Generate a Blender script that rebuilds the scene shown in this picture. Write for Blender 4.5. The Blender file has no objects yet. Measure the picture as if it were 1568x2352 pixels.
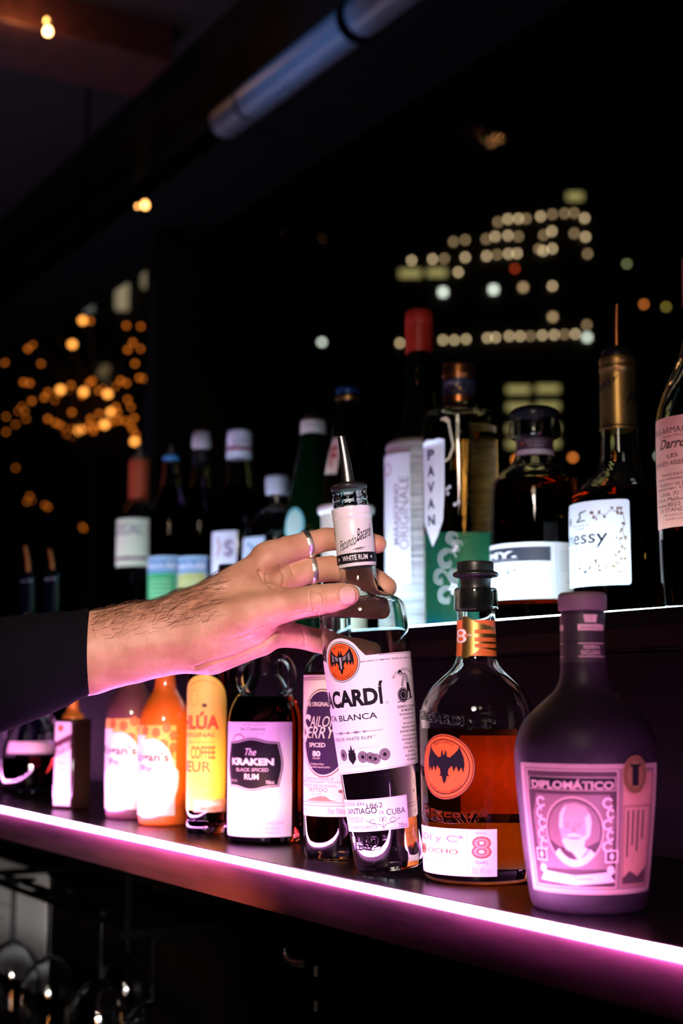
import bpy, bmesh, math, random
import numpy as np
from mathutils import Vector, Matrix

random.seed(7)
S = bpy.context.scene
COL = S.collection
PI = math.pi

# ------------------------------------------------------------------ camera
SHELF = 1.15                     # height of the lower shelf top above the floor
CAMH = 0.135                     # eye height above the lower shelf
FPX = 50.0 / 36.0 * 2352.0
YAW = math.radians(31.0)
PITCH = math.radians(7.4)
CAM = Vector((0.0, 0.0, SHELF + CAMH))
F2 = Vector((-math.cos(YAW), math.sin(YAW), 0.0))
R2 = Vector((math.sin(YAW), math.cos(YAW), 0.0))
UP = Vector((0, 0, 1))
FWD = F2 * math.cos(PITCH) + UP * math.sin(PITCH)
CUP = -F2 * math.sin(PITCH) + UP * math.cos(PITCH)

def ray(px, py):
    return FWD + R2 * ((px - 784.0) / FPX) + CUP * ((1176.0 - py) / FPX)
def at_depth(px, py, d):
    return CAM + ray(px, py) * d
def at_z(px, py, z):
    r = ray(px, py); return CAM + r * ((z - CAM.z) / r.z)
def at_Y(px, py, Y):
    r = ray(px, py); return CAM + r * ((Y - CAM.y) / r.y)
def depth_of(p):
    return (Vector(p) - CAM).dot(FWD)
def project(p):
    d = Vector(p) - CAM; k = d.dot(FWD)
    return (784 + FPX * d.dot(R2) / k, 1176 - FPX * d.dot(CUP) / k)
def column_point(px, Y, z):
    lo, hi = -30.0, 3.0
    # X such that (X, Y, z) projects into column px
    for _ in range(60):
        mid = (lo + hi) / 2
        d = Vector((mid, Y, z)) - CAM
        k = d.dot(FWD)
        q = -1e9 if k <= 0 and mid < 0 else (1e9 if k <= 0 else 784 + FPX * d.dot(R2) / k)
        if q < px: lo = mid
        else: hi = mid
    return Vector(((lo + hi) / 2, Y, z))

cd = bpy.data.cameras.new('camera')
cd.lens = 50; cd.sensor_fit = 'VERTICAL'; cd.sensor_height = 36; cd.sensor_width = 24
cd.clip_start = 0.05; cd.clip_end = 500
cam = bpy.data.objects.new('camera', cd); COL.objects.link(cam)
cam.matrix_world = Matrix((R2, CUP, -FWD)).transposed().to_4x4()
cam.location = CAM
S.camera = cam

# held bottle: base centre, used for the focus distance as well
HB = at_z(895, 1990, SHELF + 0.004)
HD = depth_of(HB)
cd.dof.use_dof = True
cd.dof.focus_distance = HD + 0.005
cd.dof.aperture_fstop = 5.3

# ------------------------------------------------------------------ view, world, lights
S.view_settings.view_transform = 'Standard'
S.view_settings.look = 'None'
S.view_settings.exposure = 0.42
S.view_settings.gamma = 1.0
S.view_settings.use_curve_mapping = False
cy = S.cycles
cy.use_denoising = True
cy.max_bounces = 14; cy.transmission_bounces = 14; cy.glossy_bounces = 5; cy.diffuse_bounces = 3
cy.transparent_max_bounces = 24
cy.sample_clamp_indirect = 6.0
cy.caustics_reflective = True; cy.caustics_refractive = True
cy.blur_glossy = 0.4

w = bpy.data.worlds.new('night'); S.world = w; w.use_nodes = True
w.node_tree.nodes['Background'].inputs[0].default_value = (0.02, 0.03, 0.06, 1)
w.node_tree.nodes['Background'].inputs[1].default_value = 0.006

def lamp(name, kind, loc, energy, color, size=0.1, target=None, spot=None):
    d = bpy.data.lights.new(name, kind); d.energy = energy; d.color = color
    if kind == 'AREA': d.size = size
    else: d.shadow_soft_size = size
    if kind == 'SPOT' and spot: d.spot_size = math.radians(spot); d.spot_blend = 0.6
    o = bpy.data.objects.new(name, d); COL.objects.link(o); o.location = loc
    if target is not None:
        o.rotation_euler = (Vector(target) - Vector(loc)).to_track_quat('-Z', 'Y').to_euler()
    return o
HAND = at_depth(620, 1380, HD)
# lamp over the bartender's side of the bar, above and beside the photographer
lamp('bar_lamp', 'SPOT', CAM + R2 * -0.16 + UP * 0.50 + F2 * -0.12, 52.0, (1.0, 0.78, 0.64), 0.09, at_depth(560, 1330, HD), 26)
lamp('room_lamp', 'POINT', CAM + R2 * -0.25 + UP * 0.75 + F2 * -0.5, 7.5, (1.0, 0.80, 0.62), 0.17)
for k_, (a_, b_, c_) in enumerate(((-.55, .95, -.9), (-.2, 1.15, -1.2), (.15, 1.0, -.8), (.45, 1.2, -1.3), (-.8, 1.1, -.4))):
    lamp('string_bulb_glow', 'POINT', CAM + R2 * a_ + UP * b_ + F2 * c_, 0.16, (1.0, 0.42, 0.12), 0.011)
LED_PINK = 98.0
LED_COOL = 66.0
BLUE_SPOT = 36.0

# ------------------------------------------------------------------ materials
MATS = {}
def mat(name, col=(0.5, 0.5, 0.5), rough=0.5, metal=0.0, spec=0.5, emit=None, es=0.0, bump=0.0, bscale=200.0, vary=0.0, coat=0.0, sss=0.0):
    if name in MATS: return MATS[name]
    m = bpy.data.materials.new(name); m.use_nodes = True
    nt = m.node_tree; b = nt.nodes['Principled BSDF']
    b.inputs['Base Color'].default_value = (*col, 1)
    b.inputs['Roughness'].default_value = rough
    b.inputs['Metallic'].default_value = metal
    b.inputs['Specular IOR Level'].default_value = spec
    b.inputs['Coat Weight'].default_value = coat
    if sss:
        b.inputs['Subsurface Weight'].default_value = sss
        b.inputs['Subsurface Radius'].default_value = (0.008, 0.003, 0.0015)
        b.inputs['Subsurface Scale'].default_value = 1.0
    if emit:
        b.inputs['Emission Color'].default_value = (*emit, 1)
        b.inputs['Emission Strength'].default_value = es
    if vary or bump:
        tc = nt.nodes.new('ShaderNodeTexCoord'); n = nt.nodes.new('ShaderNodeTexNoise')
        n.inputs['Scale'].default_value = bscale; n.inputs['Detail'].default_value = 4
        nt.links.new(tc.outputs['Object'], n.inputs['Vector'])
        if vary:
            mx = nt.nodes.new('ShaderNodeMix'); mx.data_type = 'RGBA'
            mx.inputs[6].default_value = (*[c * (1 - vary) for c in col], 1)
            mx.inputs[7].default_value = (*[min(1, c * (1 + vary)) for c in col], 1)
            nt.links.new(n.outputs['Fac'], mx.inputs[0]); nt.links.new(mx.outputs[2], b.inputs['Base Color'])
        if bump:
            bp = nt.nodes.new('ShaderNodeBump'); bp.inputs['Strength'].default_value = bump; bp.inputs['Distance'].default_value = 0.001
            nt.links.new(n.outputs['Fac'], bp.inputs['Height']); nt.links.new(bp.outputs['Normal'], b.inputs['Normal'])
    MATS[name] = m
    return m

def glass(name, col=(1, 1, 1), ior=1.45, rough=0.0):
    if name in MATS: return MATS[name]
    m = bpy.data.materials.new(name); m.use_nodes = True
    nt = m.node_tree
    for n in list(nt.nodes): nt.nodes.remove(n)
    o = nt.nodes.new('ShaderNodeOutputMaterial'); g = nt.nodes.new('ShaderNodeBsdfGlass')
    g.inputs['Color'].default_value = (*col, 1); g.inputs['IOR'].default_value = ior; g.inputs['Roughness'].default_value = rough
    nt.links.new(g.outputs[0], o.inputs['Surface'])
    MATS[name] = m
    return m

def liquid(name, trans, path=0.06):
    """a clear drink: colour left over after `path` metres"""
    if name in MATS: return MATS[name]
    m = bpy.data.materials.new(name); m.use_nodes = True
    nt = m.node_tree
    for n in list(nt.nodes): nt.nodes.remove(n)
    o = nt.nodes.new('ShaderNodeOutputMaterial'); t = nt.nodes.new('ShaderNodeBsdfTransparent')
    v = nt.nodes.new('ShaderNodeVolumeAbsorption')
    sig = [-math.log(max(1e-4, c)) / path for c in trans]
    d = max(sig) * 1.02
    v.inputs['Color'].default_value = (*[1 - s / d for s in sig], 1); v.inputs['Density'].default_value = d
    nt.links.new(t.outputs[0], o.inputs['Surface']); nt.links.new(v.outputs[0], o.inputs['Volume'])
    MATS[name] = m
    return m

def wood(name, c1, c2, rough=0.35, scale=3.0, stretch=(1, 14, 14), spec=0.5, bump=0.15):
    if name in MATS: return MATS[name]
    m = bpy.data.materials.new(name); m.use_nodes = True
    nt = m.node_tree; b = nt.nodes['Principled BSDF']
    tc = nt.nodes.new('ShaderNodeTexCoord'); mp = nt.nodes.new('ShaderNodeMapping'); mp.inputs['Scale'].default_value = stretch
    n = nt.nodes.new('ShaderNodeTexNoise'); n.inputs['Scale'].default_value = scale; n.inputs['Detail'].default_value = 8; n.inputs['Roughness'].default_value = 0.65
    cr = nt.nodes.new('ShaderNodeValToRGB')
    cr.color_ramp.elements[0].position = 0.35; cr.color_ramp.elements[0].color = (*c1, 1)
    cr.color_ramp.elements[1].position = 0.68; cr.color_ramp.elements[1].color = (*c2, 1)
    nt.links.new(tc.outputs['Object'], mp.inputs['Vector']); nt.links.new(mp.outputs[0], n.inputs['Vector'])
    nt.links.new(n.outputs['Fac'], cr.inputs[0]); nt.links.new(cr.outputs[0], b.inputs['Base Color'])
    b.inputs['Roughness'].default_value = rough; b.inputs['Specular IOR Level'].default_value = spec
    bp = nt.nodes.new('ShaderNodeBump'); bp.inputs['Strength'].default_value = bump; bp.inputs['Distance'].default_value = 0.002
    nt.links.new(n.outputs['Fac'], bp.inputs['Height']); nt.links.new(bp.outputs['Normal'], b.inputs['Normal'])
    MATS[name] = m
    return m

CLEAR = glass('clear_glass', (0.97, 0.99, 0.98))
SMOKE = glass('smoke_glass', (0.55, 0.6, 0.6))
INK = mat('black_ink', (0.010, 0.009, 0.012), 0.45, spec=0.12)
PAPER = mat('white_paper', (0.80, 0.78, 0.76), 0.45, vary=0.03, bscale=300)
CREAM = mat('cream_paper', (0.74, 0.66, 0.48), 0.5, vary=0.05, bscale=300)
ORANGE = mat('orange_print', (0.75, 0.11, 0.015), 0.45)
PLUM = mat('plum_print', (0.035, 0.018, 0.048), 0.4, spec=.15)
GREYINK = mat('grey_ink', (0.22, 0.19, 0.21), 0.5)
PALEINK = mat('pale_grey_ink', (0.42, 0.38, 0.40), 0.5)
GOLD = mat('gold_foil', (0.85, 0.52, 0.16), 0.36, 1.0, vary=0.12, bscale=60)
COPPER = mat('copper_foil', (0.80, 0.30, 0.10), 0.3, 1.0)
CHROME = mat('chrome', (0.85, 0.82, 0.80), 0.26, 1.0, vary=0.04, bscale=90)
SILVER = mat('silver', (0.88, 0.85, 0.82), 0.34, 1.0, bump=0.25, bscale=500)
RUBBER = mat('black_rubber', (0.012, 0.012, 0.013), 0.35, spec=0.4, vary=0.1)
BLACKP = mat('black_plastic', (0.010, 0.010, 0.012), 0.25, spec=0.5, vary=0.1)
DARKGREEN = mat('dark_green_glass', (0.0012, 0.005, 0.002), 0.05, spec=0.5, vary=0.1)
DARKBROWN = mat('dark_brown_glass', (0.003, 0.0015, 0.001), 0.05, spec=0.5, vary=0.1)
DARKBLUE = mat('dark_blue_glass', (0.0012, 0.002, 0.005), 0.05, spec=0.5, vary=0.1)
WHITEP = mat('white_plastic', (0.78, 0.78, 0.80), 0.35, vary=0.04)

# ------------------------------------------------------------------ object helpers
def link_mesh(name, bm, mats, parent=None, smooth=True, sharp=35):
    me = bpy.data.meshes.new(name)
    bmesh.ops.recalc_face_normals(bm, faces=bm.faces) if not getattr(bm, '_keep', False) else None
    bm.to_mesh(me); bm.free()
    for m in (mats if isinstance(mats, (list, tuple)) else [mats]): me.materials.append(m)
    if smooth:
        me.polygons.foreach_set('use_smooth', [True] * len(me.polygons))
        try: me.set_sharp_from_angle(angle=math.radians(sharp))
        except Exception: pass
    o = bpy.data.objects.new(name, me); COL.objects.link(o)
    if parent is not None: o.parent = parent
    return o

def tag(o, label=None, cat=None, group=None, kind=None):
    if label: o['label'] = label
    if cat: o['category'] = cat
    if group: o['group'] = group
    if kind: o['kind'] = kind
    return o

def empty(name, loc, rz=0.0):
    o = bpy.data.objects.new(name, None); COL.objects.link(o)
    o.empty_display_size = 0.03
    o.location = loc; o.rotation_euler = (0, 0, rz)
    return o

def bm_box(bm, x0, x1, y0, y1, z0, z1, mi=0, bev=0.0):
    t = bmesh.new()
    vs = [t.verts.new((x, y, z)) for x in (x0, x1) for y in (y0, y1) for z in (z0, z1)]
    for f in ((0, 1, 3, 2), (4, 6, 7, 5), (0, 4, 5, 1), (2, 3, 7, 6), (0, 2, 6, 4), (1, 5, 7, 3)):
        t.faces.new([vs[i] for i in f])
    if bev: bmesh.ops.bevel(t, geom=t.edges[:], offset=bev, segments=3, affect='EDGES', profile=0.5)
    merge(bm, t, mi)

def merge(bm, t, mi=None, M=None):
    mp = {}
    for v in t.verts: mp[v] = bm.verts.new(M @ v.co if M is not None else v.co)
    for f in t.faces:
        try: nf = bm.faces.new([mp[v] for v in f.verts])
        except ValueError: continue
        nf.material_index = f.material_index if mi is None else mi
    t.free()

def bm_lathe(bm, prof, seg=64, mi=0, M=None):
    """prof: list of (r, z) bottom to top (or any closed path); r == 0 makes a pole"""
    t = bmesh.new(); rings = []
    for r, z in prof:
        if r < 1e-7: rings.append([t.verts.new((0, 0, z))])
        else: rings.append([t.verts.new((r * math.cos(2 * PI * i / seg), r * math.sin(2 * PI * i / seg), z)) for i in range(seg)])
    for a, b in zip(rings, rings[1:]):
        for i in range(seg):
            j = (i + 1) % seg
            if len(a) == 1 and len(b) == 1: continue
            if len(a) == 1: t.faces.new((a[0], b[j], b[i]))
            elif len(b) == 1: t.faces.new((a[i], a[j], b[0]))
            else: t.faces.new((a[i], a[j], b[j], b[i]))
    merge(bm, t, mi, M)

def bm_tube(bm, pts, radii, seg=12, mi=0, caps=True):
    t = bmesh.new(); rings = []
    pts = [Vector(p) for p in pts]
    if not isinstance(radii, (list, tuple)): radii = [radii] * len(pts)
    prev = None
    for i, p in enumerate(pts):
        d = (pts[min(i + 1, len(pts) - 1)] - pts[max(i - 1, 0)]).normalized()
        ref = prev if prev is not None else (Vector((0, 0, 1)) if abs(d.z) < 0.9 else Vector((1, 0, 0)))
        a = (ref - d * ref.dot(d)).normalized(); prev = a
        b = d.cross(a)
        rings.append([t.verts.new(p + (a * math.cos(2 * PI * k / seg) + b * math.sin(2 * PI * k / seg)) * radii[i]) for k in range(seg)])
    for A, B in zip(rings, rings[1:]):
        for k in range(seg):
            t.faces.new((A[k], A[(k + 1) % seg], B[(k + 1) % seg], B[k]))
    if caps:
        t.faces.new(rings[0][::-1]); t.faces.new(rings[-1])
    merge(bm, t, mi)

def chaikin(P, it=2):
    """rounds a profile; a point given twice stays a sharp corner"""
    P = [tuple(p) for p in P]
    for _ in range(it):
        Q = [P[0]]
        for i in range(len(P) - 1):
            a, b = P[i], P[i + 1]
            if a == b: Q += [a, b]; continue
            Q.append((a[0] * .75 + b[0] * .25, a[1] * .75 + b[1] * .25))
            Q.append((a[0] * .25 + b[0] * .75, a[1] * .25 + b[1] * .75))
        Q.append(P[-1]); P = Q
    out = [P[0]]
    for p in P[1:]:
        if abs(p[0] - out[-1][0]) + abs(p[1] - out[-1][1]) > 1e-7: out.append(p)
    return out

# ------------------------------------------------------------------ lettering and printed labels
_TX = {}
def text_mesh(s, bold=0.0, shear=0.0, extrude=0.0, space=1.0):
    key = (s, bold, shear, extrude, space)
    if key not in _TX:
        c = bpy.data.curves.new('lettering', 'FONT'); c.body = s; c.size = 1.0; c.offset = bold; c.shear = shear; c.space_character = space
        c.resolution_u = 3; c.extrude = extrude; c.bevel_depth = 0.02 if extrude else 0.0
        o = bpy.data.objects.new('lettering', c)
        me = bpy.data.meshes.new_from_object(o)
        V = [v.co.copy() for v in me.vertices]; Fc = [tuple(p.vertices) for p in me.polygons]
        bpy.data.objects.remove(o); bpy.data.curves.remove(c); bpy.data.meshes.remove(me)
        _TX[key] = (V, Fc)
    return _TX[key]

class Sheet:
    """a flat printed sheet: shapes in (u, v), stacked in layers, bent round a bottle when built"""
    def __init__(self): self.bm = bmesh.new(); self.mats = []
    def mi(self, m):
        if m not in self.mats: self.mats.append(m)
        return self.mats.index(m)
    def poly(self, pts, m, layer=1):
        from mathutils.geometry import tessellate_polygon
        pts = [Vector((p[0], p[1], layer)) for p in pts]
        vs = [self.bm.verts.new(p) for p in pts]
        for tri in tessellate_polygon([pts]):
            try: self.bm.faces.new([vs[i] for i in tri]).material_index = self.mi(m)
            except ValueError: pass
    def rect(self, x0, y0, x1, y1, m, layer=0, rad=0.0):
        if x0 > x1: x0, x1 = x1, x0
        if y0 > y1: y0, y1 = y1, y0
        if rad:
            P = []
            for cx, cy_, a in ((x1 - rad, y1 - rad, 0), (x0 + rad, y1 - rad, 90), (x0 + rad, y0 + rad, 180), (x1 - rad, y0 + rad, 270)):
                for k in range(5):
                    q = math.radians(a + k * 22.5); P.append((cx + rad * math.cos(q), cy_ + rad * math.sin(q)))
            self.poly(P, m, layer); return
        self.poly([(x0, y0), (x1, y0), (x1, y1), (x0, y1)], m, layer)
    def frame(self, x0, y0, x1, y1, wd, m, layer=1):
        if x0 > x1: x0, x1 = x1, x0
        if y0 > y1: y0, y1 = y1, y0
        self.rect(x0, y0, x1, y0 + wd, m, layer); self.rect(x0, y1 - wd, x1, y1, m, layer)
        self.rect(x0, y0 + wd, x0 + wd, y1 - wd, m, layer); self.rect(x1 - wd, y0 + wd, x1, y1 - wd, m, layer)
    def ellipse(self, cx, cy_, rx, ry, m, layer=1, n=40):
        self.poly([(cx + rx * math.cos(2 * PI * i / n), cy_ + ry * math.sin(2 * PI * i / n)) for i in range(n)], m, layer)
    def ring(self, cx, cy_, rx, ry, wd, m, layer=1, n=48, a0=0, a1=360):
        k = self.mi(m); prev = None
        for i in range(n + 1):
            a = math.radians(a0 + (a1 - a0) * i / n)
            A = self.bm.verts.new((cx + rx * math.cos(a), cy_ + ry * math.sin(a), layer))
            B = self.bm.verts.new((cx + (rx - wd) * math.cos(a), cy_ + (ry - wd) * math.sin(a), layer))
            if prev: self.bm.faces.new((prev[0], A, B, prev[1])).material_index = k
            prev = (A, B)
    def line(self, pts, wd, m, layer=1):
        k = self.mi(m)
        for (x0, y0), (x1, y1) in zip(pts, pts[1:]):
            d = Vector((x1 - x0, y1 - y0)); L = d.length
            if L < 1e-9: continue
            n = Vector((-d.y, d.x)) / L * wd / 2
            vs = [self.bm.verts.new((x, y, layer)) for x, y in ((x0 + n.x, y0 + n.y), (x1 + n.x, y1 + n.y), (x1 - n.x, y1 - n.y), (x0 - n.x, y0 - n.y))]
            self.bm.faces.new(vs).material_index = k
    def text(self, s, x0, y0, x1, y1, m, layer=2, bold=0.0, shear=0.0, arc=None, slope=0.0, space=1.0):
        """lettering fitted to a box; arc bends it round (cx, cy, R), + above the centre, - below"""
        V, Fc = text_mesh(s, bold, shear, 0.0, space)
        if not V: return
        k = self.mi(m)
        ax = min(v.x for v in V); bx = max(v.x for v in V); ay = min(v.y for v in V); by = max(v.y for v in V)
        vs = []
        for v in V:
            fx = (v.x - ax) / max(1e-6, bx - ax); x = x0 + fx * (x1 - x0)
            y = y0 + (v.y - ay) / max(1e-6, by - ay) * (y1 - y0) + slope * (fx - 0.5) * (x1 - x0)
            if arc:
                cx, cy_, R = arc
                th = (x - (x0 + x1) / 2) / abs(R)
                rr = abs(R) + (y - y0) * (1 if R > 0 else -1)
                if R > 0: x, y = cx + rr * math.sin(th), cy_ + rr * math.cos(th)
                else: x, y = cx + rr * math.sin(th), cy_ - rr * math.cos(th)
            vs.append(self.bm.verts.new((x, y, layer)))
        for f in Fc:
            try: self.bm.faces.new([vs[i] for i in f]).material_index = k
            except ValueError: pass
    def lines(self, rows, x0, x1, y1, step, h, m, layer=2, ragged=True):
        rnd = random.Random(len(rows) * 13 + int(abs(x0)))
        for i, s in enumerate(rows):
            wd = (x1 - x0) * (min(1.0, len(s) / max(len(r) for r in rows)) if ragged else 1)
            c = (x0 + x1) / 2
            self.text(s, c - wd / 2, y1 - i * step - h, c + wd / 2, y1 - i * step, m, layer)
    def build(self, name, parent, fn, du=8.0, dv=14.0):
        """fn(u, v, layer) -> local point"""
        bm = self.bm
        us = [v.co.x for v in bm.verts]; vv = [v.co.y for v in bm.verts]
        u = math.floor(min(us) / du) * du + du
        while u < max(us):
            bmesh.ops.bisect_plane(bm, geom=bm.verts[:] + bm.edges[:] + bm.faces[:], plane_co=(u, 0, 0), plane_no=(1, 0, 0)); u += du
        if dv:
            v = math.floor(min(vv) / dv) * dv + dv
            while v < max(vv):
                bmesh.ops.bisect_plane(bm, geom=bm.verts[:] + bm.edges[:] + bm.faces[:], plane_co=(0, v, 0), plane_no=(0, 1, 0)); v += dv
        for q in bm.verts: q.co = fn(q.co.x, q.co.y, q.co.z)
        me = bpy.data.meshes.new(name); bm.to_mesh(me); bm.free()
        for m in self.mats: me.materials.append(m)
        me.polygons.foreach_set('use_smooth', [True] * len(me.polygons))
        o = bpy.data.objects.new(name, me); COL.objects.link(o); o.parent = parent
        return o

BAT = [(0, .5), (.05, .62), (.07, .85), (.15, .66), (.17, .45), (.30, .40), (.52, .60), (.70, .82), (.76, 1.0), (.83, .82), (.97, .40), (1.0, .0), (.93, -.42),
       (.84, -.12), (.72, -.38), (.62, -.06), (.48, -.36), (.40, -.04), (.24, -.22), (.20, -.45), (.28, -.62), (.15, -.58), (.07, -.9), (0, -1.0)]
def bat(sh, cx, cy_, rx, ry, m, layer):
    P = BAT + [(-x, y) for x, y in BAT[::-1][1:-1]]
    sh.poly([(cx + x * rx, cy_ + y * ry) for x, y in P], m, layer)

# ------------------------------------------------------------------ bottles
LAY = 0.00009
class Bottle:
    """a round bottle standing at `base`; sizes are measured as image pixels at its own distance, then turned into metres"""
    def __init__(self, name, base, cx, prof, label, cat='bottle', group=None, ybase=None):
        self.base = Vector(base); self.cx = cx
        to = Vector((CAM.x - base[0], CAM.y - base[1], 0)).normalized()       # towards the camera
        rz = math.atan2(to.y, to.x) + PI / 2
        self.root = tag(empty(name, base, rz), label, cat, group)
        self.F0 = (self.base - CAM).dot(F2)
        self.s0 = depth_of(base) / FPX
        self.ybase = project(base)[1] if ybase is None else ybase
        self.prof = [(y, r) for y, r in prof]
    def z(self, y):
        q = (1176.0 - y) / FPX
        return CAM.z + self.F0 * (math.sin(PITCH) + q * math.cos(PITCH)) / (math.cos(PITCH) - q * math.sin(PITCH)) - self.base.z
    def sc(self, y):
        return (self.F0 * math.cos(PITCH) + (self.z(y) + self.base.z - CAM.z) * math.sin(PITCH)) / FPX
    def R(self, y):
        P = self.prof
        for (ya, ra), (yb, rb) in zip(P, P[1:]):
            if (ya - y) * (yb - y) <= 0 and ya != yb: return ra + (rb - ra) * (y - ya) / (yb - ya)
        return P[0][1] if y > P[0][0] else P[-1][1]
    def u(self, x, y=None, R=None):
        """arc length (pixels) of what is seen at column x"""
        R = R or self.R(y)
        k = max(-0.995, min(0.995, (x - self.cx) / R))
        return R * math.asin(k)
    def pt(self, u, y, off=0.0, Rref=None):
        R = self.R(y); a = u / (Rref or R)
        r = R * self.sc(y) + off
        return Vector((r * math.sin(a), -r * math.cos(a), self.z(y)))
    def rz_prof(self, P, d=0.0):
        return [((max(0.0, r - d)) * self.sc(y) if r > 0 else 0.0, self.z(y)) for y, r in P]
    def floor0(self, pts):
        return [(r, max(0.0, z)) for r, z in pts]
    def lathe(self, name, P, m, seg=64, it=2, closed=False, parent=None):
        """P in (y, r) pixels"""
        Q = chaikin(P, it)
        if name in ('bottle_body', 'tub_body'): self.prof = [q for q in Q if q[1] > 0]
        bm = bmesh.new(); bm_lathe(bm, self.floor0(self.rz_prof(Q)), seg)
        return link_mesh(name, bm, m, parent or self.root)
    def shell(self, name, P, m=None, wall=6, bottom=12, fill=None, liq=None, seg=72, it=2, liq_name='liquid'):
        """hollow bottle; below the fill line it is full, the drink itself is a part"""
        m = m or CLEAR
        out = self.floor0(self.rz_prof(chaikin(P, it)))
        zb = out[0][1]
        w_ = wall * self.s0
        bz = zb + bottom * self.s0
        inn = [(max(r - w_, 0.0008), z) for r, z in out if r > 1e-6]
        top = out[-1][1]
        # inner wall: follow the outer one, above the thick bottom
        inn = [(r, z) for r, z in inn if z > bz + 2 * self.s0]
        full_in = [(0.0, bz), (inn[0][0] * 0.7, bz + 0.5 * self.s0), (inn[0][0], inn[0][1])] + inn[1:]
        if fill is None: cav = full_in
        else:
            zf = self.z(fill)
            def rad(zq):
                for (ra, za), (rb, zb_) in zip(full_in, full_in[1:]):
                    if za <= zq <= zb_ and zb_ > za: return ra + (rb - ra) * (zq - za) / (zb_ - za)
                return full_in[-1][0]
            cav = [(0.0, zf), (rad(zf), zf)] + [(r, z) for r, z in full_in if z > zf + 1e-5]
        self.prof = chaikin(P, it)
        path = [(0.0, zb)] + [p for p in out if p[0] > 1e-6] + cav[::-1]
        bm = bmesh.new(); bm_lathe(bm, path, seg)
        bmesh.ops.remove_doubles(bm, verts=bm.verts, dist=1e-7)
        g = link_mesh(name, bm, m, self.root)
        if fill is not None and liq is not None:
            e = 0.0003
            L = [(max(0, r - e), z + (e if i < 2 else 0)) for i, (r, z) in enumerate(full_in) if z < zf - e] 
            L += [(rad(zf) - e, zf - e), (0.0, zf - e)]
            bm = bmesh.new(); bm_lathe(bm, L, seg); link_mesh(liq_name, bm, liq, self.root)
        return g
    def sheet(self, sh, name='label', du=7.0, dv=0.0, off=0.00025, Rref=None, parent=None):
        return sh.build(name, parent or self.root, lambda u, y, l: self.pt(u, y, off + l * LAY, Rref), du, dv)
    def emboss(self, s, u0, y0, u1, y1, m, depth=0.0012, bold=0.02, name='raised_lettering', slope=0.0, arc=None):
        V, Fc = text_mesh(s, bold, 0.0, 0.05)
        ax = min(v.x for v in V); bx = max(v.x for v in V); ay = min(v.y for v in V); by = max(v.y for v in V); az = min(v.z for v in V); bz = max(v.z for v in V)
        bm = bmesh.new(); vs = []
        for v in V:
            fx = (v.x - ax) / (bx - ax); fy = (v.y - ay) / (by - ay)
            u = u0 + fx * (u1 - u0); y = y0 + fy * (y1 - y0) + slope * (fx - .5) * (u1 - u0)
            if arc: y += arc * (1 - (2 * fx - 1) ** 2)
            vs.append(bm.verts.new(self.pt(u, y, -0.0004 + depth * (v.z - az) / (bz - az))))
        for f in Fc:
            try: bm.faces.new([vs[i] for i in f])
            except ValueError: pass
        return link_mesh(name, bm, m, self.root)
    def pourer(self, y, r, tip_y, lean=0.0, collar=RUBBER, spout=CHROME, rt=8, rb=13, ch=12):
        """rubber collar on the mouth with a metal spout"""
        self.lathe('pourer_collar', [(y + 2, 0), (y + 2, r * .9), (y, r), (y - ch * .55, r), (y - ch, r * .45), (y - ch - 2, 0)], collar, 40, 1)
        bm = bmesh.new(); s = self.s0
        n = 9; pts = []; rad = []
        for i in range(n):
            t = i / (n - 1); yy = (y - ch + 3) + (tip_y - y + ch - 3) * t
            pts.append((lean * t * t * s, 0, self.z(yy))); rad.append((rb + (rt - rb) * t) * s)
        bm_tube(bm, pts, rad, 16)
        link_mesh('spout', bm, spout, self.root)

def on_lower(cx, py): return at_z(cx, py, SHELF)
# ================================================================== the setting
def st(name, bm, m, smooth=False):
    return tag(link_mesh(name, bm, m, None, smooth), kind='structure')
def boxobj(name, x0, x1, y0, y1, z0, z1, m, parent=None, bev=0.0):
    bm = bmesh.new(); bm_box(bm, x0, x1, y0, y1, z0, z1, 0, bev)
    return link_mesh(name, bm, m, parent, bev > 0)

YF = 0.545            # front edge of the lower shelf
YU = 0.86             # front edge of the upper tier
ZU = SHELF + 0.2075   # top of the upper tier
YW = 2.0              # window wall
ZH = 2.93             # window head
ZC = 3.32             # ceiling
XL, XR = -9.0, 1.6

DARKWOOD = wood('dark_stained_wood', (0.0008, 0.0005, 0.0004), (0.0025, 0.0014, 0.001), 0.5, 2.2, (1, 10, 10), spec=.06)
REDWOOD = wood('red_brown_wood', (0.016, 0.006, 0.009), (0.085, 0.022, 0.042), 0.34, 2.6, (1.2, 12, 12), bump=0.25)
TOPWOOD = wood('lacquered_shelf_top', (0.004, 0.003, 0.003), (0.012, 0.006, 0.005), 0.25, 2.0, (1, 10, 10), spec=.15, bump=0.05)
PAINT = mat('dark_wall_paint', (0.02, 0.017, 0.015), 0.7, vary=0.2, bscale=8)
CEILM = wood('ceiling_boards', (0.004, 0.002, 0.0016), (0.011, 0.0045, 0.0035), 0.7, 1.5, (1, 9, 9))
FRAMEM = mat('window_frame_paint', (0.005, 0.0045, 0.0045), 0.6, spec=.1, vary=0.2, bscale=12)
TILE = mat('floor_tile', (0.03, 0.03, 0.03), 0.5, vary=0.3, bscale=5)

bm = bmesh.new(); bm_box(bm, XL, XR, -3.0, YW + .12, -0.1, 0.0); st('floor', bm, TILE)
bm = bmesh.new(); bm_box(bm, XL, XR, -3.0, YW + .12, ZC, ZC + .1); st('ceiling', bm, CEILM)
bm = bmesh.new(); bm_box(bm, XL, XR, YW, YW + .12, 0.0, 0.9); st('wall_back', bm, PAINT)
bm = bmesh.new(); bm_box(bm, XL - .1, XL, -3.0, YW + .12, 0, ZC); st('wall_far', bm, PAINT)
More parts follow.
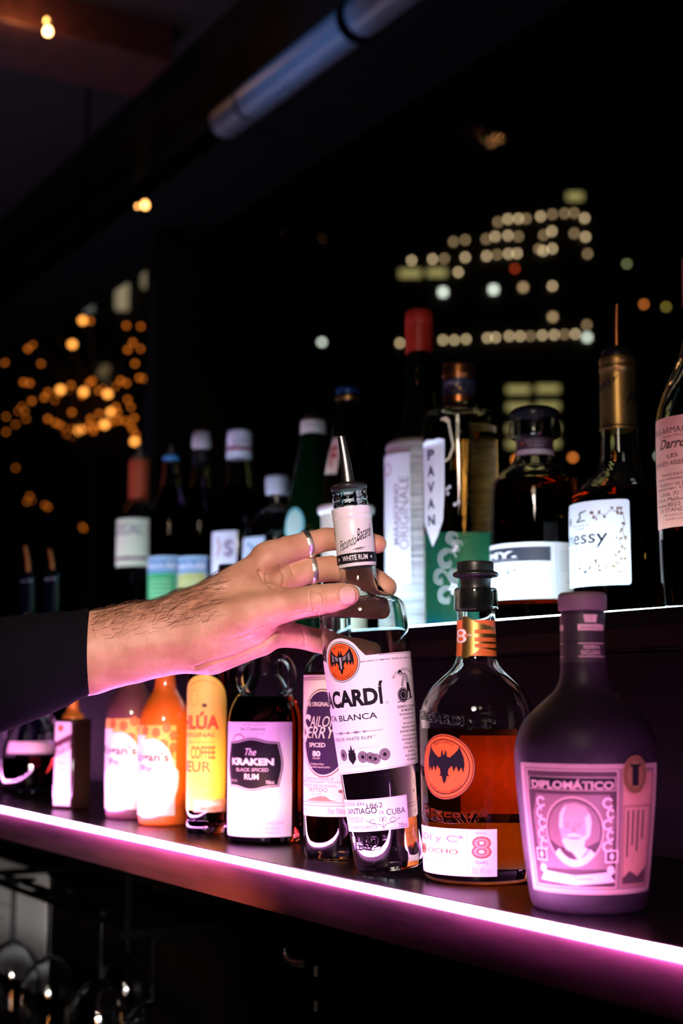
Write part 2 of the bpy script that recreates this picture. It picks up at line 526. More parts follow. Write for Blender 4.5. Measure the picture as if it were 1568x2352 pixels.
# window head: boxed-in beam with a joint every metre or so
bm = bmesh.new()
x = XL
for k, xe in enumerate((-6.4, -4.9, -3.55, -2.26, -1.0, XR)):
    bm_box(bm, x + .004, xe - .004, YW - .22, YW + .12, ZH, ZC - .001, 0, 0.004); x = xe
st('trim_1', bm, FRAMEM)
# window posts and panes
def post(name, px):
    p = column_point(px, YW, SHELF + .5)
    bm = bmesh.new(); bm_box(bm, p.x - .045, p.x + .045, YW - .06, YW + .1, .9, ZH); st(name, bm, FRAMEM)
    return p.x
xp = post('trim_2', 372)
jx = at_z(240, 105, ZC - .12).x; je = at_z(388, 152, ZC - .12).y
bm = bmesh.new(); bm_box(bm, jx - .30, jx, -1.0, je, ZC - .12, ZC - .0005, 0, .004); st('trim_3', bm, wood('red_joist', (.025, .006, .006), (.06, .015, .012), .5))
pane = glass('window_glass', (1, 1, 1), 1.45)
nt = pane.node_tree
for n in list(nt.nodes): nt.nodes.remove(n)
o_ = nt.nodes.new('ShaderNodeOutputMaterial'); mx = nt.nodes.new('ShaderNodeMixShader'); tr = nt.nodes.new('ShaderNodeBsdfTransparent'); gl = nt.nodes.new('ShaderNodeBsdfGlossy')
gl.inputs['Roughness'].default_value = 0.02; mx.inputs[0].default_value = 0.002
nt.links.new(tr.outputs[0], mx.inputs[1]); nt.links.new(gl.outputs[0], mx.inputs[2]); nt.links.new(mx.outputs[0], o_.inputs['Surface'])
for k, (a, b) in enumerate(((XL, xp - .045), (xp + .045, XR))):
    bm = bmesh.new(); bm_box(bm, a, b, YW + .02, YW + .026, .9, ZH); st('window_%d' % (k + 1), bm, pane)

# ------------------------------------------------------------------ the stepped back-bar
shelf = tag(empty('display_shelf', (-2.0, 0.7, SHELF)), 'red-brown wooden lower shelf carrying the front row of bottles', 'shelf')
def child(o, p):
    o.parent = p; o.matrix_parent_inverse = p.matrix_world.inverted() if False else Matrix.Translation(-p.location); return o
bm = bmesh.new(); bm_box(bm, XL + 3, 0.9, YF + .022, YU + .006, SHELF - .032, SHELF); child(link_mesh('shelf_board', bm, TOPWOOD, None, False), shelf)
bm = bmesh.new(); bm_box(bm, XL + 3, 0.9, YF, YF + .022, SHELF - .033, SHELF - .001, 0, 0.002); child(link_mesh('nosing', bm, REDWOOD, None, True), shelf)

LEDP = mat('pink_light_strip', (0.9, 0.6, 0.8), 0.4, emit=(1.0, 0.31, 0.94), es=LED_PINK)
LEDC = mat('cool_light_strip', (0.8, 0.9, 1.0), 0.4, emit=(0.50, 0.80, 1.0), es=LED_COOL)
bm = bmesh.new(); bm_box(bm, XL + 3, 0.9, YF - .003, YF + .003, SHELF - .0008, SHELF + .0037, 0, 0.0012)
tag(link_mesh('led_strip', bm, LEDP, None, True), 'glowing pink light strip along the front edge of the lower shelf', 'light strip')
tier = tag(empty('upper_tier', (-2.0, 1.1, ZU)), 'dark wooden upper step of the bar holding the back row of bottles', 'shelf')
bm = bmesh.new(); bm_box(bm, XL + 3, 0.9, YU, YU + .42, ZU - .03, ZU); child(link_mesh('tier_board', bm, TOPWOOD, None, False), tier)
bm = bmesh.new()
zs = at_Y(1150, 1507, YU)[2]
bm_box(bm, XL + 3, 0.9, YU + .008, YU + .03, SHELF, zs - .001, 0, 0.0006); bm_box(bm, XL + 3, 0.9, YU + .008, YU + .03, zs, ZU - .03, 0, 0.0006)
child(link_mesh('riser_board', bm, DARKWOOD, None, False), tier)
bm = bmesh.new(); bm_box(bm, XL + 3, 0.9, YU + .0305, YU + .42, 0, ZU - .03); child(link_mesh('tier_base', bm, DARKWOOD, None, False), tier)
bm = bmesh.new(); bm_box(bm, XL + 3, 0.9, YU - .004, YU, ZU - .012, ZU + .0026); child(link_mesh('edge_strip', bm, DARKWOOD, None, False), tier)
bm = bmesh.new(); bm_box(bm, XL + 3, 0.9, YU + .002, YU + .012, ZU + .0003, ZU + .0036, 0, 0.001)
tag(link_mesh('led_strip', bm, LEDC, None, True), 'cool white light strip along the front edge of the upper step', 'light strip')
# cabinet carcass under and behind the shelf
cab = tag(empty('back_bar_cabinet', (-2.0, 0.9, 0.0)), 'dark back-bar cabinet under the lower shelf', 'cabinet')
bm = bmesh.new()
bm_box(bm, XL + 3, 0.9, YU - .01, YU + .03, 0, SHELF - .0335)
child(link_mesh('carcass', bm, DARKWOOD, None, False), cab)
xd = at_Y(728, 2150, YF + .05).x
bm = bmesh.new(); bm_box(bm, xd + .004, 0.9, YF + .05, YF + .07, .12, SHELF - .033, 0, .001); bm_box(bm, xd + .03, xd + .05, YF + .07, YU - .01, 0, SHELF - .033)
bm_box(bm, xd + .05, .9, YF + .07, YU - .01, 0, .1)
dr = child(link_mesh('cabinet_door', bm, DARKWOOD, None, False), cab)
HINGE = mat('worn_steel', (0.03, 0.025, 0.022), 0.5, 0.0, vary=.2)
for yy in (2125, 2230, 2310):
    h = at_Y(730, yy, YF + .048)
    bm = bmesh.new(); bm_lathe(bm, [(0, -.004), (.002, -.004), (.002, .004), (0, .004)], 12, 0, Matrix.Translation((h.x - shelf.location.x * 0, h.y - .002, h.z)))
    o = link_mesh('hinge', bm, HINGE, None); child(o, cab)
# bent bottle-opener handle hanging beside the door
tg = at_Y(672, 2195, YF + .06)
bm = bmesh.new()
pts = [at_Y(x, y, YF + .055) - tg for x, y in ((655, 2176), (653, 2190), (660, 2203), (674, 2211), (692, 2214))]
bm_tube(bm, pts, [.002, .0022, .0025, .003, .0035], 10)
o = link_mesh('wire_hook', bm, CHROME, None); o.location = tg
tag(o, 'bent shiny metal hook hanging in the dark beside the cabinet door', 'hook')
bm = bmesh.new(); bm_box(bm, -.02, .02, -.004, .004, 0, SHELF - .033 - tg.z - pts[0].z, 0)
o2 = link_mesh('hook_mount', bm, DARKWOOD, o, False); o2.location = pts[0] + Vector((0, .006, 0))

# ------------------------------------------------------------------ hanging glasses under the shelf
YG = 0.70
rail_z = at_Y(110, 2046, YG).z
rack = tag(empty('stemware_rack', (-1.75, YG, SHELF - .033)), 'black metal rack under the shelf holding upside-down wine glasses', 'rack')
RACKM = mat('black_metal', (0.0004, 0.0004, 0.0004), 0.8, 0.0, .01, vary=.2)
def rackpart(nm, x0, x1, y0, y1, z0, z1):
    bm = bmesh.new(); bm_box(bm, x0, x1, y0, y1, z0, z1, 0, .001); child(link_mesh(nm, bm, RACKM, None, False), rack)
GX = [(28, YG), (112, YG), (228, YG), (345, YG), (290, YG + .1)]
gpos = [(column_point(px, Y, rail_z - .1).x, Y) for px, Y in GX]
GLS = glass('stemware_glass', (0.96, 0.97, 0.98), 1.45)
glabels = ['upside-down wine glass at the end of the rack in front of the notice', 'upside-down wine glass with a bright stem beside the white notice',
           'upside-down wine glass third along the rack, its stem standing alone', 'upside-down wine glass furthest from the white notice',
           'upside-down wine glass tucked behind its rack neighbours']
def make_glass():
    r = empty('wine_glass', (0, 0, 0))
    bm = bmesh.new(); bm_lathe(bm, chaikin([(0, -.001), (.033, -.001), (.033, -.001), (.033, -.003), (.012, -.006), (.004, -.012), (.0, -.012)], 1), 40); link_mesh('foot', bm, GLS, r)
    bm = bmesh.new(); bm_lathe(bm, [(0, -.008), (.0042, -.0085), (.0036, -.04), (.0042, -.088), (0, -.089)], 20); link_mesh('stem', bm, GLS, r)
    P = [(0, -.086), (.006, -.087), (.022, -.096), (.036, -.115), (.041, -.14), (.039, -.165), (.034, -.195), (.034, -.195), (.0325, -.195), (.0325, -.195), (.0375, -.165), (.0395, -.14), (.034, -.116), (.020, -.099), (.006, -.092), (0, -.091)]
    bm = bmesh.new(); bm_lathe(bm, chaikin(P, 2), 48); link_mesh('bowl', bm, GLS, r)
    return r
def copy_tree(o, parent=None):
    c = o.copy(); COL.objects.link(c)
    if parent is not None: c.parent = parent
    for ch in list(o.children): copy_tree(ch, c)
    return c
g0 = make_glass()
for i, (gx, gy) in enumerate(gpos):
    g = g0 if i == 0 else copy_tree(g0)
    g.location = (gx, gy, rail_z + .0005); tag(g, glabels[i], 'glass', 'wine glasses hanging from the rack')
    for sx in (-1, 1):
        pass
xs0 = min(p[0] for p in gpos) - .08; xs1 = max(p[0] for p in gpos) + .05
for gy in sorted(set(p[1] for p in gpos)):
    for sy in (-1, 1):
        rackpart('rail', xs0, xs1, gy + sy * .0155 - .006, gy + sy * .0155 + .006, rail_z - .009, rail_z - .0035)
for gx in (xs0, xs1 - .01):
    rackpart('crossbar', gx, gx + .01, YG - .06, YG + .12, rail_z - .0035, rail_z + .006)
    for gy in (YG - .05, YG + .11): rackpart('hanger', gx + .002, gx + .008, gy - .004, gy + .004, rail_z + .006, SHELF - .0335)
# notice pinned to a clip board beyond the glasses
n0 = at_Y(-60, 2195, YU - .02); n1 = at_Y(100, 2008, YU - .02)
nb = bmesh.new(); bm_box(nb, n0.x, n1.x, -.0006, .0006, 0, n1.z - n0.z)
NOTE = mat('notice_paper', (0.55, 0.56, 0.56), 0.6, vary=.04)
nt_ = link_mesh('paper_notice', nb, [NOTE, INK], None, False); nt_.location = (0, YU - .0115, n0.z)
tag(nt_, 'white printed notice with a few typed rows fixed behind the hanging glasses', 'notice')
sh = Sheet(); k = n1.x - n0.x
for i, fr in enumerate((.78, .60, .585, .44, .30, .16)):
    L = (.62, .0, .55, .30, .22, .4)[i]
    if L: sh.rect(n0.x + k * .1, fr * (n1.z - n0.z), n0.x + k * (.1 + L * .9), fr * (n1.z - n0.z) + .0035, GREYINK, 0)
sh.build('printing', nt_, lambda u, v, l: Vector((u, -.0009, v)), 10, 0)
lamp('added_notice_spot', 'SPOT', at_depth(330, 2420, 0.75), 85.0, (1, .96, .92), 0.09, at_Y(60, 2110, YU), 24)  # added light without a fixture: brightens the notice, gives the stemware glints
lamp('added_orange_glint_spot', 'SPOT', at_depth(-200, 2650, 0.9), 6.0, (1, .35, .08), 0.05, (gpos[1][0], YG, rail_z - .16), 34)  # unseen orange light, added for warm glints on the hanging glasses
lamp('added_nosing_spot', 'SPOT', at_depth(330, 2550, 0.7), 70.0, (1, .36, .07), 0.03, at_Y(440, 1985, YF), 17)  # added narrow spot that makes the orange patch on the nosing
lamp('added_glass_glint_spot', 'SPOT', at_depth(-500, 2500, 0.7), 16.0, (1, .95, .9), 0.07, (gpos[1][0], YG, rail_z - .16), 28)  # unseen helper light, added so the hanging glasses catch white highlights

# ------------------------------------------------------------------ ceiling: pipe, string lights
def pipe_pt(px, py): return at_Y(px, py, 1.62)
A = pipe_pt(1000, -60); B = pipe_pt(578, 208)
zP = (A.z + B.z) / 2
pr = 0.047
PIPEM = mat('galvanised_steel', (0.075, 0.085, 0.095), 0.42, 0.0, vary=.25, bscale=18)
pipe = tag(empty('ceiling_pipe', (B.x, 1.62, zP)), 'round galvanised pipe under the ceiling, lit blue', 'pipe')
bm = bmesh.new(); bm_tube(bm, [(0, 0, 0), (A.x - B.x + 1.2, 0, 0)], pr, 40); link_mesh('pipe_run', bm, PIPEM, pipe)
xj = pipe_pt(822, 28).x - B.x
bm = bmesh.new(); bm_tube(bm, [(xj - .015, 0, 0), (xj + .015, 0, 0)], pr * 1.1, 40); link_mesh('collar', bm, RACKM, pipe)
bm = bmesh.new(); bm_tube(bm, [(-.02, 0, 0), (-.16, 0, 0)], [pr * .98, pr * .92], 40); link_mesh('coupling', bm, PIPEM, pipe)
bm = bmesh.new(); bm_tube(bm, [(-.0, 0, 0), (-.03, 0, 0)], pr * .8, 40); link_mesh('gap_ring', bm, RACKM, pipe)
bm = bmesh.new(); bm_tube(bm, [(-.15, 0, -.012), (-3.6, 0, -.012)], pr * .5, 24); link_mesh('branch_pipe', bm, RACKM, pipe)
for hx in (-1.2, .5, 1.6):
    bm = bmesh.new(); bm_tube(bm, [(hx, 0, pr * .5), (hx, 0, ZC - zP)], .006, 8); link_mesh('hanger_rod', bm, RACKM, pipe)
m_ = pipe_pt(690, 130)
lamp('blue_stage_lamp', 'SPOT', m_ + Vector((0.25, -0.9, -0.35)), BLUE_SPOT, (0.08, 0.36, 1.0), 0.08, m_ + Vector((0.05, 0, 0)), 38)

BULBW = mat('warm_bulb', (1, .8, .5), .3, emit=(1.0, 0.42, 0.10), es=6.0)
BULBH = mat('hot_bulb', (1, .9, .7), .3, emit=(1.0, 0.50, 0.18), es=12.0)
def bulb(name, p, r, m, label, cord=0.25, warm=0.0):
    t = tag(empty(name, p), label, 'light bulb', 'warm bulbs hanging under the ceiling')
    bm = bmesh.new(); bm_lathe(bm, chaikin([(0, -r), (r * .8, -r * .9), (r, 0), (r * .7, r * .8), (r * .4, r * 1.2), (0, r * 1.2)], 2), 20); link_mesh('bulb', bm, m, t)
    bm = bmesh.new(); bm_lathe(bm, [(0, r * 1.1), (r * .5, r * 1.1), (r * .5, r * 2.4), (0, r * 2.4)], 16); link_mesh('socket', bm, RUBBER, t)
    bm = bmesh.new(); bm_tube(bm, [(0, 0, r * 2.3), (0, 0, ZC - p.z)], .002, 6); link_mesh('cord', bm, RUBBER, t)
    if warm: lamp('warm_bulb_glow', 'POINT', p + Vector((0, -.06, 0)), warm, (1, .45, .15), .03)
    return t
def ceil_pt(px, py, dz=0.12):
    return at_z(px, py, ZC - dz)
bulb('hanging_bulb', ceil_pt(110, 72, .16), .011, BULBH, 'brighter lower bulb of the pair near the ceiling corner', warm=1.6)
bulb('hanging_bulb', ceil_pt(108, 48, .12), .007, BULBW, 'dim upper bulb of the pair near the ceiling corner')
bulb('hanging_bulb', at_Y(333, 471, YW - .3), .011, BULBW, 'orange bulb hanging beside the window post')
bulb('hanging_bulb', at_Y(316, 474, YW - .25), .005, BULBW, 'small faint bulb next to the orange one by the window post')

# ------------------------------------------------------------------ the city outside
def lightmat(name, col, es):
    return mat(name, col, .4, emit=col, es=es)
WARMW = lightmat('lit_office', (1.0, 0.74, 0.40), 2.6); WARMD = lightmat('dim_office', (1.0, 0.68, 0.34), 1.2); COOLW = lightmat('cool_office', (0.85, 0.95, 0.80), 1.9)
OLIVE = lightmat('olive_office', (0.72, 0.62, 0.22), 0.34); REDL = lightmat('red_beacon', (1.0, .10, .03), 1.2); ORL = lightmat('amber_street', (1.0, .28, .05), 2.4)
FACADE = mat('dark_facade', (0.004, 0.004, 0.005), .6, vary=.3, bscale=.5)
TD = 62.0
def tower(name, label, face_px, base_depth, wins, dark_pts=None):
    o0 = at_depth(face_px[0], 1600, base_depth)
    root = tag(empty(name, (o0.x, o0.y, 0)), label, 'building')
    # facade seen square on; its body goes back 14 m
    bm = bmesh.new()
    X = R2; D = F2
    def wp(px, py, dd=0.0):
        r = ray(px, py); t = base_depth / r.dot(F2); return CAM + r * t + F2 * dd - root.location
    for x0, x1, ytop in face_px[1]:
        a = wp(x0, ytop, .12); b = wp(x1, ytop, .12)
        v = []
        for p in (a, b):
            for zz in (0.0, p.z):
                for dd in (0, 14.0):
                    q = p + F2 * dd; v.append(bm.verts.new((q.x, q.y, zz)))
        for f in ((0, 1, 3, 2), (4, 6, 7, 5), (0, 4, 5, 1), (2, 3, 7, 6), (0, 2, 6, 4), (1, 5, 7, 3)): bm.faces.new([v[i] for i in f])
    link_mesh('facade', bm, FACADE, root, False)
    pxm = base_depth / FPX
    for (x, y, w_, h_, m) in wins:
        c = wp(x, y); bm = bmesh.new()
        hw, hh = w_ / 2 * pxm, h_ / 2 * pxm
        t = bmesh.new(); bm_box(t, -hw, hw, -.06, .06, -hh, hh)
        M = Matrix((R2, F2, UP)).transposed().to_4x4(); M.translation = c
        merge(bm, t, 0, M)
        link_mesh('lit_window', bm, m, root, False)
    return root
W = []
def row(pts, m, s=6):
    for x, y in pts: W.append((x, y, s, s, m))
row([(1143, 510), (1208, 502), (1268, 492), (1296, 490), (1318, 489)], WARMD); row([(1166, 503), (1190, 502), (1241, 497), (1342, 501)], WARMW)
row([(1041, 555), (1068, 551), (1116, 549), (1190, 543), (1248, 540), (1318, 536)], WARMD); row([(1137, 543), (1166, 541), (1267, 531), (1344, 544)], WARMW)
row([(1020, 594), (1141, 585), (1237, 572), (1349, 583)], WARMD); row([(945, 598), (993, 595), (1068, 591), (1117, 588), (1167, 583), (1187, 582), (1247, 576), (1268, 571)], WARMW)
W += [(942, 628, 50, 16, OLIVE), (1003, 626, 44, 16, OLIVE), (1320, 451, 36, 16, OLIVE)]
row([(1052, 625), (1268, 657)], WARMW); row([(1201, 660), (1269, 728)], WARMD, 9); row([(1017, 671), (1133, 665)], COOLW, 13); row([(1182, 617)], REDL)
row([(918, 788), (1017, 781), (1043, 781), (1070, 779), (1119, 776), (1138, 775), (1169, 772), (1194, 772), (1245, 770), (1272, 769), (1321, 767)], WARMW); row([(1218, 772), (1296, 768), (1347, 746)], WARMD)
row([(1348, 775)], COOLW, 11)
for y in (895, 935, 985, 1020): W += [(1190, y, 52, 15, OLIVE), (1258, y - 2, 52, 15, OLIVE)]
tower('office_tower', 'tall stepped office tower with rows of lit windows across the river', (1130, ((905, 1010, 575), (1010, 1120, 530), (1120, 1372, 470))), TD, W)
for (x, y, m, lb, s) in ((1478, 699, ORL, 'orange city lamp high beyond the window past the tower', 8), (1529, 705, lightmat('yellow_lamp', (.75, .6, .1), 1.2), 'yellow city lamp beside the orange one past the tower', 8),
                      (1439, 606, lightmat('green_lamp', (.55, .6, .25), 1.4), 'greenish city lamp level with the tower windows', 8), (1186, 1056, ORL, 'orange city lamp low behind the squat brandy bottle', 12),
                      (1315, 1051, ORL, 'orange city lamp low behind the shoulder of the cognac bottle', 10), (1512, 1047, COOLW, 'pale city lamp low beside the armagnac bottle', 8),
                      (739, 786, COOLW, 'white lamp alone in the dark above the green bottle', 12)):
    p = at_depth(x, y, TD - 8)
    t = tag(empty('street_lamp', (p.x, p.y, 0)), lb, 'street lamp', 'city lamps')
    r = s / 2 * depth_of(p) / FPX
    bm = bmesh.new(); bm_lathe(bm, [(0, p.z - r), (r * .8, p.z - r * .6), (r, p.z), (r * .8, p.z + r * .6), (0, p.z + r)], 16); link_mesh('lamp_head', bm, m, t)
    bm = bmesh.new(); bm_tube(bm, [(0, 0, 0), (0, 0, p.z - r)], .05, 8); link_mesh('post', bm, FACADE, t)

# courtyard trees wound with fairy lights
FAIRY = lightmat('fairy_bulb', (1.0, 0.24, 0.02), 1.0); FAIRYH = lightmat('bright_fairy_bulb', (1.0, 0.36, 0.06), 2.6)
BARK = mat('bark', (0.02, 0.014, 0.01), .8, vary=.3)
def fairy_tree(label, tx, depth, bulbs, r=.0125, top=850):
    p = at_depth(tx, 1400, depth)
    t = tag(empty('fairy_light_tree', (p.x, p.y, 0)), label, 'tree', 'trees wound with fairy lights')
    rt = at_depth(tx, top, depth).z
    bm = bmesh.new(); bm_tube(bm, [(0, 0, 0), (.03, 0, rt * .5), (0, .02, rt)], [.09, .07, .03], 12); link_mesh('trunk', bm, BARK, t)
    pts = []
    rnd = random.Random(int(tx))
    for i, (x, y, big) in enumerate(bulbs):
        q = at_depth(x, y, depth + rnd.uniform(-.5, .5)) - Vector((p.x, p.y, 0)); pts.append((q, big))
    bm = bmesh.new()
    for q, _ in pts:
        a = Vector((0, 0, max(.3, q.z - .35))); bm_tube(bm, [a, (a + q) / 2 + Vector((0, 0, .05)), q], [.012, .008, .004], 6)
    link_mesh('branches', bm, BARK, t)
    for q, big in pts:
        bm = bmesh.new(); rr = r * (1.8 if big else 1)
        bm_lathe(bm, [(0, -rr), (rr * .9, -rr * .5), (rr * .9, rr * .5), (0, rr)], 10, 0, Matrix.Translation(q)); link_mesh('bulb', bm, FAIRYH if big else FAIRY, t)
b1 = [(72, 723, 1), (190, 736, 1), (207, 737, 0), (166, 791, 1), (290, 748, 0), (112, 751, 0), (86, 772, 0), (74, 791, 0), (64, 801, 0), (95, 835, 0), (293, 803, 0), (322, 801, 0), (310, 835, 0), (305, 787, 0), (323, 750, 0),
      (320, 868, 0), (331, 870, 0), (3, 733, 0), (10, 832, 0), (73, 921, 0), (54, 878, 0), (68, 880, 0)]
ring_ = [(102, 913), (110, 901), (126, 921), (139, 895), (133, 907), (163, 885), (160, 898), (196, 875), (212, 875), (205, 880), (192, 900), (189, 909), (178, 924), (146, 938), (165, 947), (226, 897), (236, 893), (247, 905), (267, 888), (277, 874),
         (290, 880), (293, 918), (300, 935), (266, 935), (255, 947), (240, 948), (228, 950), (288, 967), (298, 975), (304, 985), (312, 999), (309, 1014), (110, 962), (127, 971), (137, 976), (146, 983), (152, 998), (166, 985), (182, 988), (170, 1003),
         (196, 985), (205, 976), (214, 990), (213, 982), (226, 978), (240, 975), (252, 970), (262, 968), (272, 965), (208, 962), (270, 948), (308, 960)]
b1 += [(x, y, 1 if i % 7 == 3 else 0) for i, (x, y) in enumerate(ring_)]
fairy_tree('nearest courtyard tree wound with a thick swag of orange fairy lights', 205, 9.0, b1)
b2 = [(68, 1140, 0), (74, 1150, 0), (62, 1152, 0), (80, 1158, 0), (103, 1160, 0), (110, 1165, 0), (189, 1210, 0), (192, 1214, 0), (42, 945, 0), (50, 934, 0), (57, 944, 0), (14, 957, 0), (60, 962, 0), (36, 975, 0), (14, 992, 0), (36, 1075, 0)]
fairy_tree('fainter courtyard tree with a few scattered orange fairy lights', 60, 11.5, b2, .011, 950)
# lit signs / panes of the buildings beyond the courtyard
CW = [(280, 680, 26, 62, lightmat('far_pane', (.62, .5, .3), .30)), (193, 706, 40, 16, lightmat('far_pane_cool', (.5, .55, .5), .16)),
      (334, 640, 16, 40, lightmat('far_pane_b', (.6, .5, .3), .2)), (236, 860, 30, 40, lightmat('far_pane_c', (.6, .42, .2), .12))]
tower('courtyard_building', 'low dark building beyond the courtyard trees with a few dim lit panes', (250, ((120, 350, 600),)), 16.0, CW)
# ================================================================== printed labels measured on the photo
class Lab(Sheet):
    """a label on bottle b; columns x and rows y are measured as pixels, row values grow downwards"""
    def __init__(self, b, R, cx=None, tf=None):
        super().__init__(); self.b = b; self.Rr = R; self.c = b.cx if cx is None else cx; self.tf = tf
    def X(self, x):
        k = (x - self.c) / self.Rr
        if abs(k) <= 0.95: return self.Rr * math.asin(k)
        sg = 1 if k > 0 else -1
        return sg * (self.Rr * math.asin(.95) + (abs(k) - .95) * self.Rr * 3.2)
    def P(self, x, y):
        if self.tf: x, y = self.tf(x, y)
        return self.X(x), -y
    def box(self, x0, y0, x1, y1, m, layer=0, rad=0.0):
        a = self.P(x0, y0); c = self.P(x1, y1); self.rect(a[0], a[1], c[0], c[1], m, layer, rad)
    def shape(self, pts, m, layer=1): self.poly([self.P(*p) for p in pts], m, layer)
    def T(self, s, x0, yt, x1, yb, m, layer=2, **k):
        if self.tf:                      # the row heights are taken at the box's middle
            xm, ym = (x0 + x1) / 2, (yt + yb) / 2
            u0 = self.P(x0, ym)[0]; u1 = self.P(x1, ym)[0]; v = self.P(xm, ym)[1]; h = abs(yb - yt) / 2
            self.text(s, u0, v - h, u1, v + h, m, layer, **k)
        else:
            a = self.P(x0, yb); c = self.P(x1, yt); self.text(s, a[0], a[1], c[0], c[1], m, layer, **k)
    def E(self, x, y, r, m, layer=1, ry=None):
        u, v = self.P(x, y); self.ellipse(u, v, r, ry or r, m, layer)
    def O(self, x, y, r, wd, m, layer=1, ry=None, **k):
        u, v = self.P(x, y); self.ring(u, v, r, ry or r, wd, m, layer, **k)
    def LN(self, pts, wd, m, layer=1): self.line([self.P(*p) for p in pts], wd, m, layer)
    def put(self, name='label', du=7.0, dv=14.0, off=0.00025):
        return self.build(name, self.b.root, lambda u, v, l: self.b.pt(u, -v, off + l * LAY, self.Rr), du, dv)

AMBER = liquid('amber_rum', (0.90, 0.40, 0.07), 0.06)
DEEPAMBER = liquid('dark_amber_spirit', (0.55, 0.15, 0.025), 0.06)
COGNAC = liquid('cognac', (0.75, 0.25, 0.04), 0.07)
BLACKRUM = liquid('black_rum', (0.10, 0.02, 0.012), 0.05)
YELLOWL = liquid('golden_liqueur', (0.96, 0.72, 0.36), 0.07)
TEALL = liquid('teal_liqueur', (0.03, 0.55, 0.42), 0.05)
WATERY = liquid('clear_spirit', (0.985, 0.99, 0.99), 0.06)
ORANGEL = mat('cloudy_orange_liqueur', (.62, .13, .008), .5, spec=.3, coat=1.0, vary=.1, bscale=20)
PURPLEL = mat('cloudy_purple_liqueur', (.13, .04, .05), .5, spec=.3, coat=1.0, vary=.1, bscale=20)
FROST = mat('frosted_dark_glass', (0.019, 0.013, 0.019), 0.42, spec=0.2, vary=.08, bscale=120)
DARKSP = liquid('dark_spirit', (.06, .06, .09), .03)
FRONT = 'front row on the lower shelf'; BACK = 'back row on the upper step'

# ------------------------------------------------------------------ tilted white rum bottle held by the hand
TILT = math.radians(6.05)
def untilt(x, y):
    dx, dy = x - 895.0, 1990.0 - y
    return 895.0 + dx * math.cos(TILT) + dy * math.sin(TILT), 1990.0 - (-dx * math.sin(TILT) + dy * math.cos(TILT))
def zb(x, y): return 660 + x / 3.794, 1440 + y / 3.794
y_ = lambda s: 1990 - s
wr = Bottle('rum_bottle', HB, 895, [(y_(0), 70), (y_(10), 78), (y_(190), 88), (y_(390), 98.5), (y_(540), 101), (y_(576), 100.5), (y_(600), 97), (y_(615), 86), (y_(630), 64), (y_(646), 48), (y_(668), 42.5), (y_(700), 42.5), (y_(868), 40)],
            'tilted clear white-rum bottle with a white label, gripped round its neck by the hand', ybase=1990)
wr.root.rotation_mode = 'XYZ'
P = [(y_(0), 60), (y_(1), 72), (y_(1), 72), (y_(8), 78), (y_(20), 80), (y_(190), 89), (y_(390), 98.5), (y_(530), 101.5), (y_(575), 101), (y_(600), 99), (y_(614), 88), (y_(627), 68), (y_(640), 50), (y_(665), 42.5), (y_(690), 42), (y_(815), 41), (y_(826), 40), (y_(826), 40),
     (y_(830), 38), (y_(836), 41), (y_(840), 41), (y_(845), 38), (y_(851), 41), (y_(855), 41), (y_(860), 38), (y_(868), 40), (y_(868), 40), (y_(873), 40)]
wr.shell('glass_body', P, CLEAR, wall=7, bottom=20, fill=y_(232), liq=WATERY, seg=96)
# a rotation about the line of sight: it leans with its neck to the near end of the room's far side
base_rot = wr.root.rotation_euler.to_matrix()
wr.root.rotation_euler = (base_rot @ Matrix.Rotation(-TILT, 3, 'Y')).to_euler()
wr.root.location.z = SHELF + 74 * wr.s0 * math.sin(TILT) + .0002
# neck sleeve
wr.lathe('neck_sleeve', [(y_(694), 43.6), (y_(694), 44.2), (y_(800), 44.6), (y_(800), 44.6), (y_(803), 43.2), (y_(806), 45.5), (y_(812), 45.8), (y_(815), 44), (y_(822), 46), (y_(830), 46), (y_(830), 46), (y_(830), 41.5)], mat('sleeve_white', (.74, .72, .75), .3, spec=.6, vary=.02), 72, 1)
sl = Lab(wr, 45.5, 895)
def U45(x): return sl.X(x)
sl.rect(-66, -(y_(702)), 66, -(y_(724)), INK, 0)
sl.text('WHITE RUM', -32, -y_(707), 26, -y_(719), WHITEP, 1, bold=.02)
for ux in (-44, 36): sl.poly([(ux - 3, -y_(713)), (ux, -y_(713) + 3.6), (ux + 3, -y_(713)), (ux, -y_(713) - 3.6)], WHITEP, 1)
sl.text('Facundo', -36, -y_(737), 4, -y_(760), INK, 0, shear=.45, slope=.34); sl.text('Bacardi', 6, -y_(755), 46, -y_(783), INK, 0, shear=.45, slope=.34)
sl.line([(-2, -y_(740)), (6, -y_(752)), (22, -y_(763)), (48, -y_(776))], 1.0, INK, 0)
sl.text('Bacardi', -92, -y_(755), -50, -y_(783), INK, 0, shear=.45, slope=.34)
sl.line([(-6, -y_(731)), (24, -y_(735))], .9, INK, 0); sl.ring(4, -y_(732), 4, 2.5, .8, INK, 0, 16); sl.ring(12, -y_(733), 4, 2.5, .8, INK, 0, 16)
sl.build('sleeve_print', bpy.data.objects['neck_sleeve'], lambda u, v, l: wr.pt(u, -v, (3.4 + .35) * wr.s0 + l * LAY, 42.5), 5)
wr.pourer(y_(874), 42, y_(996), lean=-5, rt=9, rb=15, ch=17)
# main label
A_ = Lab(wr, 100, 895, untilt)
tf = lambda pts: [A_.P(*zb(*p)) for p in pts]
outl = []
ru, rv = A_.P(*zb(482, 300))
